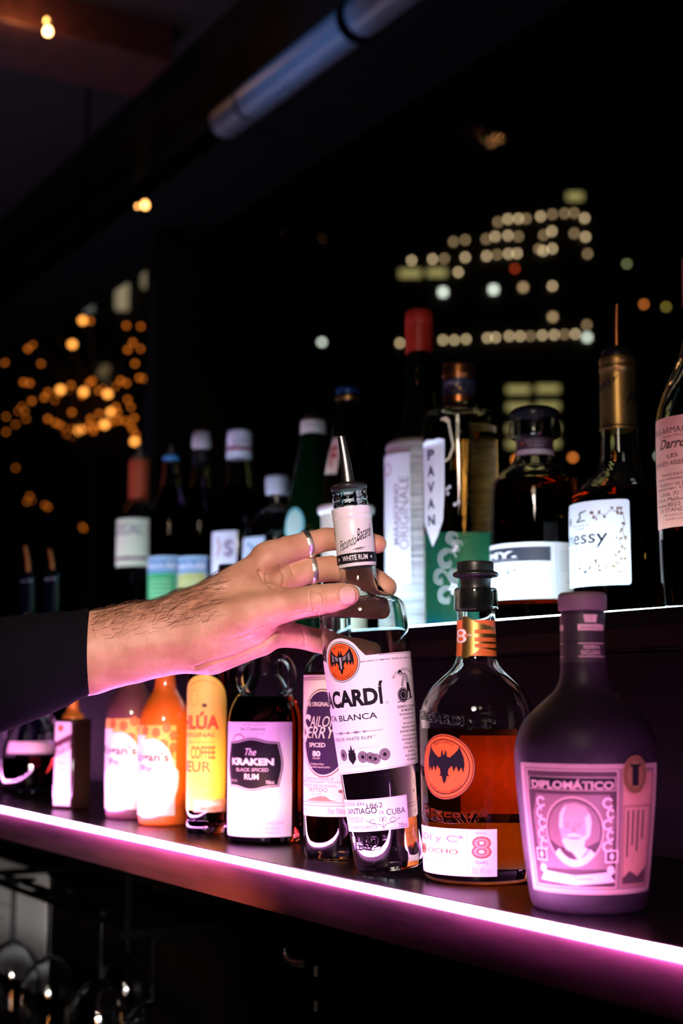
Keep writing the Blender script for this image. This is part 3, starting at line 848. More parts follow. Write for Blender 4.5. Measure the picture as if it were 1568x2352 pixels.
# outline: bottom edge, right edge, top edge, shoulder over the roundel
uL = -225; 
bu, bv = A_.P(*zb(1172, 1165)); bl = A_.P(*zb(700, 1258))
outl += [(uL, bl[1]), (bu, bv + 1)]
tr_ = A_.P(*zb(1085, 200)); outl += [(tr_[0], tr_[1]), (A_.P(*zb(800, 235))[0], tr_[1] - 1), (A_.P(*zb(690, 248))[0], tr_[1] - 1)]
for a in range(28, 181, 8):
    q = math.radians(a); outl.append((ru + 52 * math.cos(q), rv + 53 * math.sin(q)))
outl += [(ru - 55, rv + 5), (ru - 75, tr_[1] - 1), (uL, tr_[1] - 1)]
A_.poly(outl, PAPER, 0)
A_.ellipse(ru, rv, 46, 46, INK, 1); A_.ellipse(ru, rv, 44.5, 44.5, PAPER, 2); A_.ellipse(ru, rv, 42.5, 42.5, INK, 3); A_.ellipse(ru, rv, 41, 41, ORANGE, 4)
bat(A_, ru, rv + 1, 33, 30, INK, 5)
for sx in (-1, 1):
    A_.poly([(ru + sx * 6, rv + 10), (ru + sx * 17, rv + 14), (ru + sx * 13, rv + 3), (ru + sx * 6, rv + 2)], GREYINK, 6); A_.poly([(ru + sx * 19, rv + 15), (ru + sx * 24, rv + 20), (ru + sx * 25, rv + 3), (ru + sx * 19, rv + 1)], GREYINK, 6)
A_.poly([(ru - 3, rv + 10), (ru + 3, rv + 10), (ru + 2, rv - 14), (ru, rv - 18), (ru - 2, rv - 14)], PALEINK, 6)
A_.text('BACARDI', ru - 16, rv + 32, ru + 16, rv + 37, INK, 5, arc=(ru, rv, 32)); A_.text('MARCA DE FÁBRICA', ru - 34, rv, ru + 34, rv + 6, INK, 5, arc=(ru, rv, -38))
def TZ(s, x0, yt, x1, yb, m, **k):
    a = zb(x0, yt); c = zb(x1, yb); A_.T(s, a[0], a[1], c[0], c[1], m, 1, **k)
TZ('BACARDÍ COMPANY BORN IN CUBA IN 1862', 645, 268, 1078, 284, INK, bold=.012); A_.LN([zb(800, 240), zb(1076, 214)], 1.4, GREYINK, 1)
cu = A_.P(*zb(840, 600))[0]
v0 = A_.P(*zb(620, 605))[1]
A_.text('BACARD', -163, v0 - 19, cu - 12, v0 + 20, INK, 1, bold=.045); A_.text('Í', cu - 10, v0 - 19, cu + 2, v0 + 33, INK, 1, bold=.05); A_.ring(cu + 8, v0 - 17, 3, 3, .7, INK, 1, 20)
TZ('CARTA BLANCA', 320, 748, 790, 800, INK, bold=.012)
xa, ya = A_.P(*zb(838, 873)); A_.line([(-130, ya), (xa, ya)], .9, INK, 1)
for uu, w2 in ((A_.P(*zb(525, 880))[0], 7), (A_.P(*zb(460, 880))[0], 12), (A_.P(*zb(600, 880))[0], 12), (A_.P(*zb(675, 880))[0], 5)): A_.poly([(uu - w2, ya), (uu, ya + 3.2), (uu + w2, ya), (uu, ya - 3.2)], GREYINK, 2)
TZ('SUPERIOR WHITE RUM "', 395, 938, 772, 968, INK)
for zx, zy, r in ((478, 1100, 13), (655, 1108, 13), (722, 1112, 12), (770, 1122, 12), (855, 1082, 13.5)):
    p = zb(zx, zy); A_.E(p[0], p[1], r, GREYINK, 1 + (zx % 3) * .3); A_.O(p[0], p[1], r, 1.2, INK, 2.2); A_.O(p[0], p[1], r * .62, 1, INK, 2.2); A_.E(p[0], p[1], r * .35, INK, 2.2)
p = A_.P(*zb(558, 1110)); A_.poly([(p[0] - 11, p[1] + 9), (p[0] + 11, p[1] + 9), (p[0] + 11, p[1] - 6), (p[0], p[1] - 18), (p[0] - 11, p[1] - 6)], INK, 2.5); A_.poly([(p[0] - 8, p[1] + 9), (p[0] - 10, p[1] + 18), (p[0] - 4, p[1] + 14), (p[0], p[1] + 28), (p[0] + 4, p[1] + 14), (p[0] + 10, p[1] + 18), (p[0] + 8, p[1] + 9)], INK, 2.5)
p = zb(670, 1045); TZ('PREMIADO DEL MUNDO', 620, 1018, 800, 1030, PALEINK); TZ('GRAN PREMIO DE LA EXPOSICIÓN', 520, 1180, 710, 1196, PALEINK)
# man rolling a barrel
mu, mv = A_.P(*zb(1030, 500)); k_ = .30
def Q(x, y): return (mu + (x - 1030) * k_ * 1.25, mv - (y - 500) * k_ * .9)
A_.ellipse(*Q(1000, 575), 17, 17, INK, 1); A_.ring(*Q(1000, 575), 15, 15, 1.3, PALEINK, 2); A_.ring(*Q(1000, 575), 9, 9, 1.2, PALEINK, 2)
A_.poly([Q(968, 395), Q(972, 378), Q(985, 362), Q(1000, 372), Q(1006, 392), Q(990, 398)], INK, 1); A_.ellipse(*Q(988, 402), 4.5, 4.2, PALEINK, 2)
A_.poly([Q(1000, 398), Q(1030, 396), Q(1052, 420), Q(1062, 470), Q(1040, 480), Q(1026, 440), Q(1006, 500), Q(992, 498), Q(1002, 440)], PALEINK, 1); A_.line([Q(1000, 398), Q(1030, 396), Q(1052, 420), Q(1062, 470)], 1.6, INK, 2); A_.line([Q(1002, 440), Q(992, 498), Q(1006, 500)], 1.5, INK, 2)
A_.poly([Q(1040, 476), Q(1064, 468), Q(1080, 530), Q(1088, 590), Q(1096, 602), Q(1066, 604), Q(1066, 560), Q(1052, 540), Q(1048, 600), Q(1036, 600)], INK, 1)
A_.line([Q(950, 630), Q(1030, 618), Q(1105, 600)], 1.8, INK, 1)
A_.text('RECETA FAMILIAR ORIGINAL', mu - 40, mv + 8, mu + 42, mv + 15, INK, 1, arc=(mu + 1, mv - 12, 46))
for i, s in enumerate(('EXPERTLY CRAFTED', 'BY MAESTROS', 'DE RON BACARDÍ')):
    wd = (34, 24, 30)[i]; A_.text(s, mu + 3 - wd, mv - 49 - i * 8.4, mu + 3 + wd, mv - 43.5 - i * 8.4, INK, 1, bold=.02)
A_.line([(mu - 18, mv - 72), (mu + 26, mv - 71)], .8, INK, 1); A_.line([(mu - 18, mv - 74.5), (mu + 26, mv - 73.5)], .8, INK, 1)
for i, s in enumerate(('BACARDÍ CARTA', 'BLANCA HAS BEEN', 'BLENDED BY MAESTROS', 'DE RON BACARDÍ.', 'THIS RUM HAS LIGHT', 'VANILLA NOTES,', 'DEVELOPED IN OAK', 'BARRELS,', 'AND IS PERFECT', 'FOR MIXING.')):
    wd = len(s) * 2.0; A_.text(s, mu + 8 - wd, mv - 86 - i * 9.2, mu + 8 + wd, mv - 81 - i * 9.2, INK, 1, bold=.012)
A_.line([(uL, bl[1] + 3), (bu - 2, bv + 4)], .8, GREYINK, 1)
A_.put('front_label', 6)
B_ = Lab(wr, 89, 895, untilt)
a0 = B_.P(*zb(1035, 1430)); a1 = B_.P(*zb(1068, 1706))
B_.rect(-165, a1[1], a0[0], a0[1], mat('lilac_paper', (.72, .60, .72), .45, vary=.03), 0); B_.frame(-163, a1[1] + 2, a0[0] - 3, a0[1] - 2, .8, GREYINK, 1)
def TB(s, x0, yt, x1, yb, m=INK, **k):
    a = zb(x0, yt); c = zb(x1, yb); B_.T(s, a[0], a[1], c[0], c[1], m, 1, **k)
TB('ESTABLECIDO EN', 440, 1505, 672, 1535); TB('1862', 692, 1497, 832, 1540); TB('SANTIAGO', 520, 1545, 782, 1598, bold=.012); TB('DE', 803, 1562, 842, 1590); TB('CUBA', 862, 1540, 1028, 1592)
TB('BODEGA DE LA', 520, 1625, 662, 1650); TB('FAMILIA BACARDÍ', 470, 1655, 655, 1678); TB('HECHO IN PUERTO RICO', 470, 1702, 782, 1730); TB('700mL', 972, 1665, 1056, 1705)
fu, fv = B_.P(*zb(835, 1660))
for sx in (-1, 1):
    B_.ring(fu + sx * 24, fv + 3, 8, 6, 1.2, INK, 1, 24, 40, 330); B_.line([(fu, fv - 12), (fu + sx * 8, fv - 4), (fu + sx * 18, fv - 3), (fu + sx * 34, fv + 4), (fu + sx * 42, fv + 6)], 1.2, INK, 1); B_.ring(fu + sx * 4, fv + 7, 4, 5, 1, INK, 1, 20)
B_.line([(fu, fv - 18), (fu, fv + 10)], 1.0, INK, 1)
B_.put('lower_label', 6)
wr.emboss('1862', wr.u(*untilt(*zb(590, 1890))[:1], None, 82), y_(52), wr.u(untilt(*zb(812, 1880))[0], None, 82), y_(86), CLEAR, .0014)
wr.emboss('B', wr.u(untilt(*zb(835, 1870))[0], None, 82), y_(72), wr.u(untilt(*zb(878, 1870))[0], None, 82), y_(86), CLEAR, .0012)
wr.emboss('PRESA', -62, y_(609), 44, y_(619), CLEAR, .0012)

# ------------------------------------------------------------------ aged rum, amber
b8p = on_lower(1100, 2018)
b8 = Bottle('rum_bottle', b8p, 1100, [(2018, 118), (2000, 126), (1900, 130), (1700, 132), (1650, 131), (1600, 118), (1565, 88), (1535, 56), (1510, 46), (1480, 44.5), (1410, 43)],
            'clear wide-shouldered bottle of amber rum with an orange bat roundel and black stopper')
b8.shell('glass_body', [(2018, 110), (2017, 120), (2008, 126), (1980, 128), (1900, 130), (1700, 132), (1655, 132), (1620, 128), (1585, 110), (1560, 86), (1540, 62), (1522, 49), (1500, 45.5), (1440, 44), (1405, 43.5), (1402, 43.5), (1402, 50), (1398, 51.5), (1370, 50.5), (1356, 50), (1352, 47)], CLEAR, wall=9, bottom=30, fill=1672, liq=AMBER, seg=96)
b8.lathe('stopper', [(1404, 0), (1404, 30), (1400, 38), (1370, 39), (1352, 34), (1340, 34), (1326, 36), (1326, 50), (1321, 53), (1316, 51), (1312, 42), (1312, 42), (1294, 42), (1290, 40), (1290, 0)], RUBBER, 56, 1)
L = Lab(b8, 46); L.box(1054, 1426, 1150, 1508, mat('orange_band', (.72, .16, .04), .4), 0)
L.shape([(1080, 1418), (1100, 1432), (1152, 1450), (1152, 1500), (1112, 1490), (1080, 1512), (1068, 1512), (1068, 1418)], GOLD, 1)
for yy in (1448, 1466, 1480): L.box(1096, yy, 1154, yy + 9, mat('orange_band'), 2)
L.E(1066, 1461, 17, mat('orange_band'), 2); L.T('8', 1056, 1446, 1078, 1478, PAPER, 3, bold=.0); L.T('AÑOS', 1080, 1456, 1097, 1463, PAPER, 3)
L.put('neck_band', 5)
L = Lab(b8, 131); L.E(1026, 1756, 74, INK, 0); L.E(1026, 1756, 72, ORANGE, 1); L.O(1026, 1756, 62, 2.2, INK, 2); L.O(1026, 1756, 70, 2, INK, 2)
uu, vv = L.P(1026, 1752); bat(L, uu, vv, 50, 42, INK, 2); L.text('BACARDI', uu - 26, vv + 50, uu + 26, vv + 57, INK, 2, arc=(uu, vv - 4, 52)); L.text('MARCA DE FÁBRICA', uu - 48, vv, uu + 48, vv + 8, INK, 2, arc=(uu, vv - 4, -60)); L.put('bat_roundel', 8)
L = Lab(b8, 129); L.box(880, 1893, 1140, 1998, PAPER, 0); u0 = L.P(1093, 0)[0]
L.LN([(1075, 1900), (1075, 1990)], .9, PALEINK, 1); L.T('8', 1084, 1908, 1128, 1958, mat('red_ink', (.5, .07, .03), .5), 1, bold=.04); L.T('8', 1088, 1912, 1124, 1954, mat('rose_ink', (.7, .3, .22), .5), 2, bold=-.005); L.T('AÑOS', 1093, 1898, 1116, 1904, mat('red_ink'), 1); L.T('YEARS', 1090, 1963, 1120, 1970, mat('red_ink'), 1)
L.T('BACARDI y Cª', 935, 1908, 1066, 1928, GREYINK, 1, bold=.01); L.box(930, 1934, 1072, 1956, GOLD, 1); L.T('RESERVA OCHO', 945, 1939, 1055, 1950, mat('maroon_ink', (.12, .02, .02), .5), 2, bold=.02); L.T('GOLD RUM', 950, 1964, 1026, 1973, PALEINK, 1); L.T('70cl  40% vol', 1085, 1978, 1125, 1992, PALEINK, 1); L.put('front_label', 8)
# back label seen through the rum
L = Sheet(); L.rect(-62, -1872, 62, -1690, mat('orange_back_paper', (.80, .36, .10), .6), 0); L.rect(-54, -1790, 54, -1786, INK, -1)
aR = 131 * math.radians(160)
L.build('back_label', b8.root, lambda u, v, l: b8.pt(u + aR, -v, .0003 - l * LAY, 131), 8)
b8.emboss('BACARDI y Cª', -170, 1668, 40, 1640, CLEAR, .002, slope=.10, name='raised_lettering'); b8.emboss('RESERVA', -150, 1868, 25, 1842, CLEAR, .002, arc=14)

# ------------------------------------------------------------------ frosted dark rum, nearest
dp = on_lower(1352, 2083)
di = Bottle('rum_bottle', dp, 1352, [(2083, 120), (2060, 134), (2000, 142), (1850, 157), (1740, 164), (1690, 158), (1640, 130), (1600, 84), (1575, 62), (1550, 55), (1400, 52)],
            'squat frosted dark rum bottle with a portrait label and brown cap, nearest on the shelf')
di.lathe('bottle_body', [(2083, 0), (2083, 118), (2083, 118), (2078, 128), (2060, 134), (2000, 142), (1850, 157), (1745, 164), (1700, 161), (1655, 142), (1615, 100), (1590, 70), (1570, 58), (1540, 52), (1400, 50), (1400, 50), (1400, 0)], FROST, 96)
di.lathe('cap', [(1404, 0), (1404, 50), (1402, 55), (1402, 55), (1372, 55.5), (1366, 54), (1362, 50), (1362, 50), (1362, 0)], mat('brown_cork_cap', (.13, .085, .09), .6, bump=.3, bscale=400), 64, 1)
L = Lab(di, 54); NB = mat('neck_band_black', (.03, .025, .025), .4); BEI = mat('beige_print', (.60, .42, .36), .5, vary=.1); L.box(1290, 1412, 1400, 1474, NB, 0); L.box(1293, 1476, 1400, 1522, NB, 0)
for xx in (1288, 1352):
    a = L.P(xx, 1430)[0] + 0
for xx, w2 in ((1292, 14), (1370, 30)):
    L.shape([(xx - w2 * .55, 1414), (xx + w2 * .55, 1414), (xx + w2 * .45, 1432), (xx - w2 * .45, 1432)], BEI, 1); L.box(xx - w2, 1436, xx + w2, 1450, BEI, 1); L.box(xx - w2, 1478, xx + w2, 1480, BEI, 1); L.box(xx - w2, 1508, xx + w2, 1510, BEI, 1)
L.T('DIPLOMÁTICO', 1346, 1439, 1392, 1447, NB, 2); L.T('RESERVA', 1353, 1483, 1390, 1492, BEI, 1, bold=.02); L.T('EXCLUSIVA', 1347, 1495, 1391, 1505, BEI, 1, bold=.02); L.put('neck_band', 6)
BEIGE = mat('beige_paper', (.50, .35, .29), .55, vary=.08, bscale=150); TAUPE = mat('taupe_print', (.065, .036, .040), .5, spec=.2, vary=.1, bscale=150); MAUVE = mat('mauve_print', (.19, .11, .11), .5, vary=.1, bscale=150); SALM = mat('salmon_paper', (.45, .22, .16), .55, vary=.08)
L = Lab(di, 158); L.box(1212, 1748, 1504, 2036, BEIGE, 0, 3); L.box(1220, 1757, 1496, 2026, MAUVE, 1); L.box(1224, 1761, 1420, 2022, BEIGE, 2); L.box(1227, 1764, 1417, 2019, TAUPE, 3); L.box(1430, 1766, 1492, 2020, SALM, 2); L.frame(L.P(1432, 0)[0], -2018, L.P(1490, 0)[0], -1840, 2, TAUPE, 3)
for xx in range(1216, 1500, 5):                     # rope border
    L.LN([(xx, 1750), (xx + 3, 1755)], 1.2, TAUPE, 1); L.LN([(xx, 2029), (xx + 3, 2034)], 1.2, TAUPE, 1)
L.box(1230, 1776, 1414, 1806, INK, 4); L.frame(L.P(1230, 0)[0], -1806, L.P(1414, 0)[0], -1776, 2, BEIGE, 5); L.T('DIPLOMÁTICO', 1236, 1781, 1410, 1803, BEIGE, 5, bold=.035)
L.shape([(1244, 1815), (1402, 1815), (1414, 1860), (1408, 1980), (1240, 1980), (1234, 1860)], MAUVE, 4)
cu, cv = L.P(1322, 1895); L.ellipse(cu, cv, 68, 76, BEIGE, 5); L.ellipse(cu, cv, 64, 72, TAUPE, 6); L.ellipse(cu, cv, 60, 68, MAUVE, 7)
IV = mat('ivory_print', (.72, .56, .50), .5)
def D(x, y): return (cu + x, cv - y)
L.poly([D(-58, 20), D(-38, 34), D(-14, 40), D(16, 40), D(40, 30), D(58, 20), D(46, 52), D(20, 68), D(-24, 68), D(-48, 52)], TAUPE, 8)       # coat
L.poly([D(-8, 44), D(10, 66), D(32, 40), D(20, 34)], IV, 9)
L.poly([D(-30, -40), D(-18, -58), D(6, -62), D(28, -54), D(38, -34), D(36, -6), D(26, 20), D(10, 34), D(-12, 34), D(-28, 18), D(-34, -10)], mat('face_print', (.40, .28, .24), .5), 9)  # head
L.poly([D(-32, -8), D(-30, -34), D(-22, -50), D(-14, -54), D(-22, -34), D(-24, -6)], IV, 10)
L.poly([D(36, -40), D(40, -20), D(36, 10), D(26, 20), D(28, -6), D(26, -30)], IV, 10)
for sx in (-14, 12): L.poly([D(sx - 9, -17), D(sx + 8, -18), D(sx + 7, -15), D(sx - 8, -14)], mat('hair_print', (.27, .18, .16), .5), 10); L.ellipse(*D(sx, -9), 4.5, 1.6, MAUVE, 10, 16)
L.poly([D(-2, -12), D(3, -12), D(7, 3), D(-5, 3)], mat('hair_print'), 10); L.poly([D(-20, 10), D(0, 4), D(20, 10), D(10, 14), D(-10, 14)], IV, 11); L.poly([D(-12, 14), D(12, 14), D(6, 18), D(-6, 18)], MAUVE, 11)
L.poly([D(-24, 16), D(-10, 18), D(10, 18), D(28, 8), D(22, 36), D(4, 52), D(-18, 42), D(-28, 24)], IV, 10)
for sx in (-1, 1):                                   # scrolls and small panels
    for i in range(5):
        c_ = (cu + sx * (76 + (i % 2) * 6), cv + 62 - i * 24); L.ring(c_[0], c_[1], 12 - i % 2 * 3, 12, 4, IV, 8, 20, 30, 330)
    L.frame(cu + sx * 86 - 16, cv - 70, cu + sx * 86 + 16, cv - 42, 3, IV, 8); L.rect(cu + sx * 86 - 11, cv - 66, cu + sx * 86 + 11, cv - 46, TAUPE, 8); L.ellipse(cu + sx * 86, cv - 56, 5, 7, IV, 9, 16); L.ellipse(cu + sx * 84, cv - 86, 9, 9, IV, 8, 20)
L.ring(cu, cv + 4, 62, 84, 16, IV, 9, 30, 220, 320)
L.poly([(cu - 96, -2008), (cu - 84, -1992), (cu - 98, -1984), (cu - 40, -1990), (cu, -1994), (cu + 40, -1990), (cu + 98, -1984), (cu + 84, -1994), (cu + 96, -2008), (cu + 40, -2012), (cu, -2016), (cu - 40, -2012)], IV, 9); L.T('Ron de Venezuela', 1282, 1996, 1362, 2004, MAUVE, 10, shear=.2)
for i, w2 in enumerate((.8, .6, .7, .5)): L.box(1440 + i * 11, 1850, 1444 + i * 11, 1850 + 130 * w2, TAUPE, 3)
L.shape([(1434, 2000), (1450, 1985), (1470, 1998), (1488, 1978), (1488, 2014), (1434, 2014)], TAUPE, 3)
L.put('portrait_label', 8)
L = Lab(di, 160); L.E(1455, 1772, 34, mat('brass_seal', (.45, .24, .10), .4, .6, vary=.2, bscale=300), 0, 43); L.O(1455, 1772, 30, 2, INK, 1, 38); L.O(1455, 1772, 24, 1.5, INK, 1, 32); uu, vv = L.P(1455, 1772); L.rect(uu - 9, vv - 24, uu + 9, vv + 22, INK, 1); L.rect(uu - 14, vv + 18, uu + 14, vv + 24, INK, 1); L.put('seal', 6, off=.0014)

# ------------------------------------------------------------------ spiced rum with the purple oval
sj = Bottle('rum_bottle', on_lower(772, 1968), 772, [(1968, 66), (1950, 74), (1880, 75), (1560, 76), (1520, 68), (1480, 34), (1340, 30)], 'dark spiced-rum bottle with a cream label and purple oval, half behind the held bottle')
sj.shell('glass_body', [(1968, 62), (1966, 70), (1955, 74), (1880, 75), (1560, 76), (1535, 73), (1515, 62), (1498, 44), (1480, 33), (1460, 30), (1345, 28), (1340, 28)], CLEAR, wall=5, bottom=26, fill=1545, liq=DEEPAMBER)
sj.lathe('cap', [(1420, 0), (1420, 31), (1420, 31), (1336, 31), (1333, 29), (1333, 0)], BLACKP, 40, 1)
L = Lab(sj, 75.5); L.box(696, 1551, 905, 1870, CREAM, 0)
for yy in (1557, 1561, 1838, 1845): L.box(696, yy, 905, yy + 1.4, mat('brown_ink', (.2, .1, .06), .5), 1)
BR = mat('brown_ink'); uu, vv = L.P(742, 1682); L.ellipse(uu, vv, 64, 100, BR, 1); L.ellipse(uu, vv, 61, 97, CREAM, 2); L.ellipse(uu, vv, 58, 94, PLUM, 3)
def TS(s, x0, yt, x1, yb, m=CREAM, l=4, **k): L.T(s, x0, yt, x1, yb, m, l, **k)
TS('THE ORIGINAL', 706, 1612, 757, 1622, bold=.015); TS('S', 697, 1640, 716, 1698, shear=.3, bold=.02); TS('AILOR', 714, 1644, 770, 1668, shear=.35, bold=.0); TS('J', 700, 1670, 712, 1706, shear=.3, bold=.02); TS('ERRY', 708, 1668, 772, 1694, shear=.35, bold=.0); TS('SPICED', 712, 1704, 748, 1714, bold=.02); TS('80', 719, 1722, 737, 1735, bold=.04); TS('PROOF', 720, 1737, 736, 1741); TS('Caribbean Rum', 715, 1749, 744, 1754); TS('blended with natural spices', 708, 1756, 758, 1762)
for i, (s, xa, xb) in enumerate((('CRAFTED IN HONOUR OF', 703, 766), ('NORMAN "SAILOR JERRY" COLLINS', 694, 784), ('FATHER OF THE OLD-SCHOOL', 700, 774))): TS(s, xa, 1782 + i * 8, xb, 1788 + i * 8, BR, 1)
TS('TATTOO', 709, 1806, 752, 1815, BR, 1, bold=.01); TS('1911-1973', 715, 1818, 739, 1823, BR, 1); L.shape([(704, 1836), (720, 1828), (735, 1824), (748, 1824), (758, 1832), (775, 1836)], mat('terracotta_ink', (.5, .2, .1), .5), 1); L.LN([(788, 1836), (786, 1822), (782, 1815)], 1.5, BR, 1); L.E(782, 1813, 6, BR, 1, 4)
TS('40% VOL.', 684, 1852, 710, 1861, GREYINK, 1); TS('70cl 700mL', 752, 1852, 798, 1864, GREYINK, 1, bold=.01); L.put('label', 7)

# ------------------------------------------------------------------ black spiced rum with the loop handles
kr = Bottle('rum_bottle', on_lower(608, 1932), 608, [(1932, 78), (1920, 84), (1880, 85), (1670, 86), (1640, 83), (1600, 66), (1565, 42), (1540, 34), (1400, 31)], 'clear bottle of black spiced rum, its white label carrying a black plaque')
kr.shell('glass_body', [(1932, 72), (1930, 82), (1918, 85), (1880, 86), (1670, 86), (1640, 84), (1610, 74), (1580, 52), (1560, 40), (1540, 35), (1400, 31), (1395, 31)], CLEAR, wall=5, bottom=18, fill=1600, liq=BLACKRUM)
kr.lathe('cap', [(1440, 0), (1440, 33), (1440, 33), (1388, 33), (1385, 30), (1385, 0)], BLACKP, 40, 1)
for sx in (-1, 1):
    bm = bmesh.new(); c0 = sx * 44
    pts = [((c0 + sx * -8 + sx * 34 * math.sin(a)) * kr.s0, 0, kr.z(1555) + 44 * math.cos(a) * kr.s0) for a in [PI * i / 14 for i in range(15)]]
    bm_tube(bm, pts, 9 * kr.s0, 14); o = link_mesh('loop_handle', bm, CLEAR, kr.root); o.rotation_euler = (0, 0, math.radians(-28))
L = Lab(kr, 86.3); L.box(515, 1657, 668, 1915, PAPER, 0); uu, vv = L.P(576, 1752)
def plaque(a, bb):
    P = []
    for q in range(48):
        t = 2 * PI * q / 48; c, s_ = math.cos(t), math.sin(t); k = 1 / max(abs(c) / a, abs(s_) / bb) 
        k *= 1 - .10 * (abs(math.sin(2 * t)) ** 4) + .05 * (abs(math.cos(t)) ** 20 + abs(math.sin(t)) ** 20); P.append((uu + c * k, vv + s_ * k))
    return P
L.poly(plaque(71, 57), INK, 1); L.poly(plaque(69, 55), PALEINK, 2); L.poly(plaque(66, 52), INK, 3)
L.text('The', uu - 14, vv + 20, uu + 12, vv + 36, PAPER, 4, shear=.4); L.text('KRAKEN', uu - 56, vv - 2, uu + 52, vv + 14, PAPER, 4, bold=.05); L.text('BLACK SPICED', uu - 40, vv - 16, uu + 40, vv - 8, PALEINK, 4, bold=.02); L.text('RUM', uu - 16, vv - 34, uu + 18, vv - 21, PAPER, 4, bold=.01); L.text('700mL', uu + 34, vv - 44, uu + 54, vv - 36, PAPER, 4); L.text('40% VOL.', uu - 58, vv - 40, uu - 36, vv - 34, PALEINK, 4)
L.T('MILLER & FINCH', 556, 1660, 610, 1665, PALEINK, 1); L.T('Sea Creatures', 551, 1668, 607, 1676, GREYINK, 1, bold=.01); L.T('Known beneath the grey', 550, 1680, 605, 1684, PALEINK, 1); L.T('waves', 562, 1687, 592, 1691, PALEINK, 1)
for cx_, cy_, r0, a0, a1, w2 in ((548, 1705, 22, 20, 190, 4), (540, 1850, 26, -60, 120, 4), (545, 1832, 14, 60, 300, 2.5), (556, 1845, 12, -120, 130, 2.5), (532, 1815, 14, 90, 260, 5)): L.O(cx_, cy_, r0, w2, mat('rose_grey_ink', (.42, .26, .3), .5), 1, None, n=24, a0=a0, a1=a1)
L.T('THE KRAKEN', 572, 1879, 648, 1887, PALEINK, 1); L.T('BLACK SPICED RUM', 562, 1892, 640, 1898, PALEINK, 1); L.T('IMPORTED 700mL 40% ALC/VOL', 562, 1902, 642, 1907, PALEINK, 1); L.put('label', 7)
dkp = column_point(520, .745, SHELF)
dk = Bottle('liqueur_bottle', dkp, 520, [(1880, 48), (1500, 48), (1440, 26), (1300, 26)], 'dark bottle with a black cap rising behind the wrist'); dk.lathe('bottle_body', [(dk.ybase, 0), (dk.ybase, 46), (dk.ybase, 46), (1500, 48), (1460, 44), (1420, 27), (1390, 23), (1330, 22), (1330, 0)], DARKBROWN); dk.lathe('cap', [(1345, 0), (1345, 25), (1345, 25), (1300, 25), (1296, 22), (1296, 0)], BLACKP, 40, 1)

# ------------------------------------------------------------------ coffee liqueur, orange liqueurs
ka = Bottle('liqueur_bottle', on_lower(473, 1912), 473, [(1912, 44), (1880, 46), (1560, 47), (1500, 34), (1450, 24), (1380, 20)], 'dark coffee liqueur bottle with a tall arched yellow label')
KB = liquid('coffee_liqueur', (.05, .015, .008), .03)
ka.shell('glass_body', [(1912, 40), (1910, 45), (1900, 47), (1886, 46), (1882, 45), (1878, 46), (1600, 47), (1560, 46), (1520, 38), (1480, 26), (1450, 22), (1385, 20), (1380, 20)], CLEAR, wall=4, bottom=14, fill=1520, liq=KB)
ka.lathe('cap', [(1430, 0), (1430, 23), (1430, 23), (1376, 23), (1374, 20), (1374, 0)], mat('yellow_cap', (.6, .35, .05), .4), 36, 1)
YEL = mat('yellow_paper', (.90, .66, .10), .5, vary=.04); REDI = mat('orange_red_ink', (.62, .10, .03), .5)
L = Lab(ka, 47); uL = -78; uR = L.P(516, 0)[0]; mid = (uL + uR) / 2; hw = (uR - uL) / 2
pts = [(uL, -1858), (uR, -1858), (uR, -1620)] + [(mid + hw * math.cos(a), -1620 + 70 * math.sin(a)) for a in [PI * i / 20 for i in range(1, 20)]] + [(uL, -1620)]
L.poly(pts, YEL, 0)
def TK(s, x0, yt, x1, yb, m=REDI, **k): L.T(s, x0, yt, x1, yb, m, 1, **k)
TK('KAHLÚA', 408, 1634, 500, 1675, bold=.05); TK('ORIGINAL', 424, 1682, 493, 1692, bold=.02); TK('COFFEE', 437, 1712, 492, 1742, bold=.03); TK('LIQUEUR', 404, 1746, 484, 1776, bold=.03); TK('100% ARABICA', 430, 1702, 490, 1706); TK('COFFEE BEANS', 432, 1786, 474, 1790); TK('MEDIUM ROASTED', 452, 1797, 494, 1803); TK('RUM & COFFEE LIQUEUR', 442, 1818, 494, 1824); L.E(466, 1620, 6, mat('bean_ink', (.12, .05, .02), .5), 1, 5)
L.text('INSPIRED BY THE COFFEE OF VERACRUZ', mid - 30, -1590, mid + 40, -1586, REDI, 1, arc=(mid, -1622, 56)); L.O(442, 1602, 12, 1.5, mat('ochre_ink', (.6, .3, .05), .5), 1, 18)
L.rect(L.P(444, 0)[0], -1862, uR + 3, -1833, mat('peach_paper', (.80, .40, .25), .5), 2); L.T('ORIGINAL', 448, 1838, 508, 1848, PAPER, 3, bold=.03); L.T('IMPORTED', 460, 1852, 497, 1857, REDI, 3, bold=.02)
L.put('label', 6)
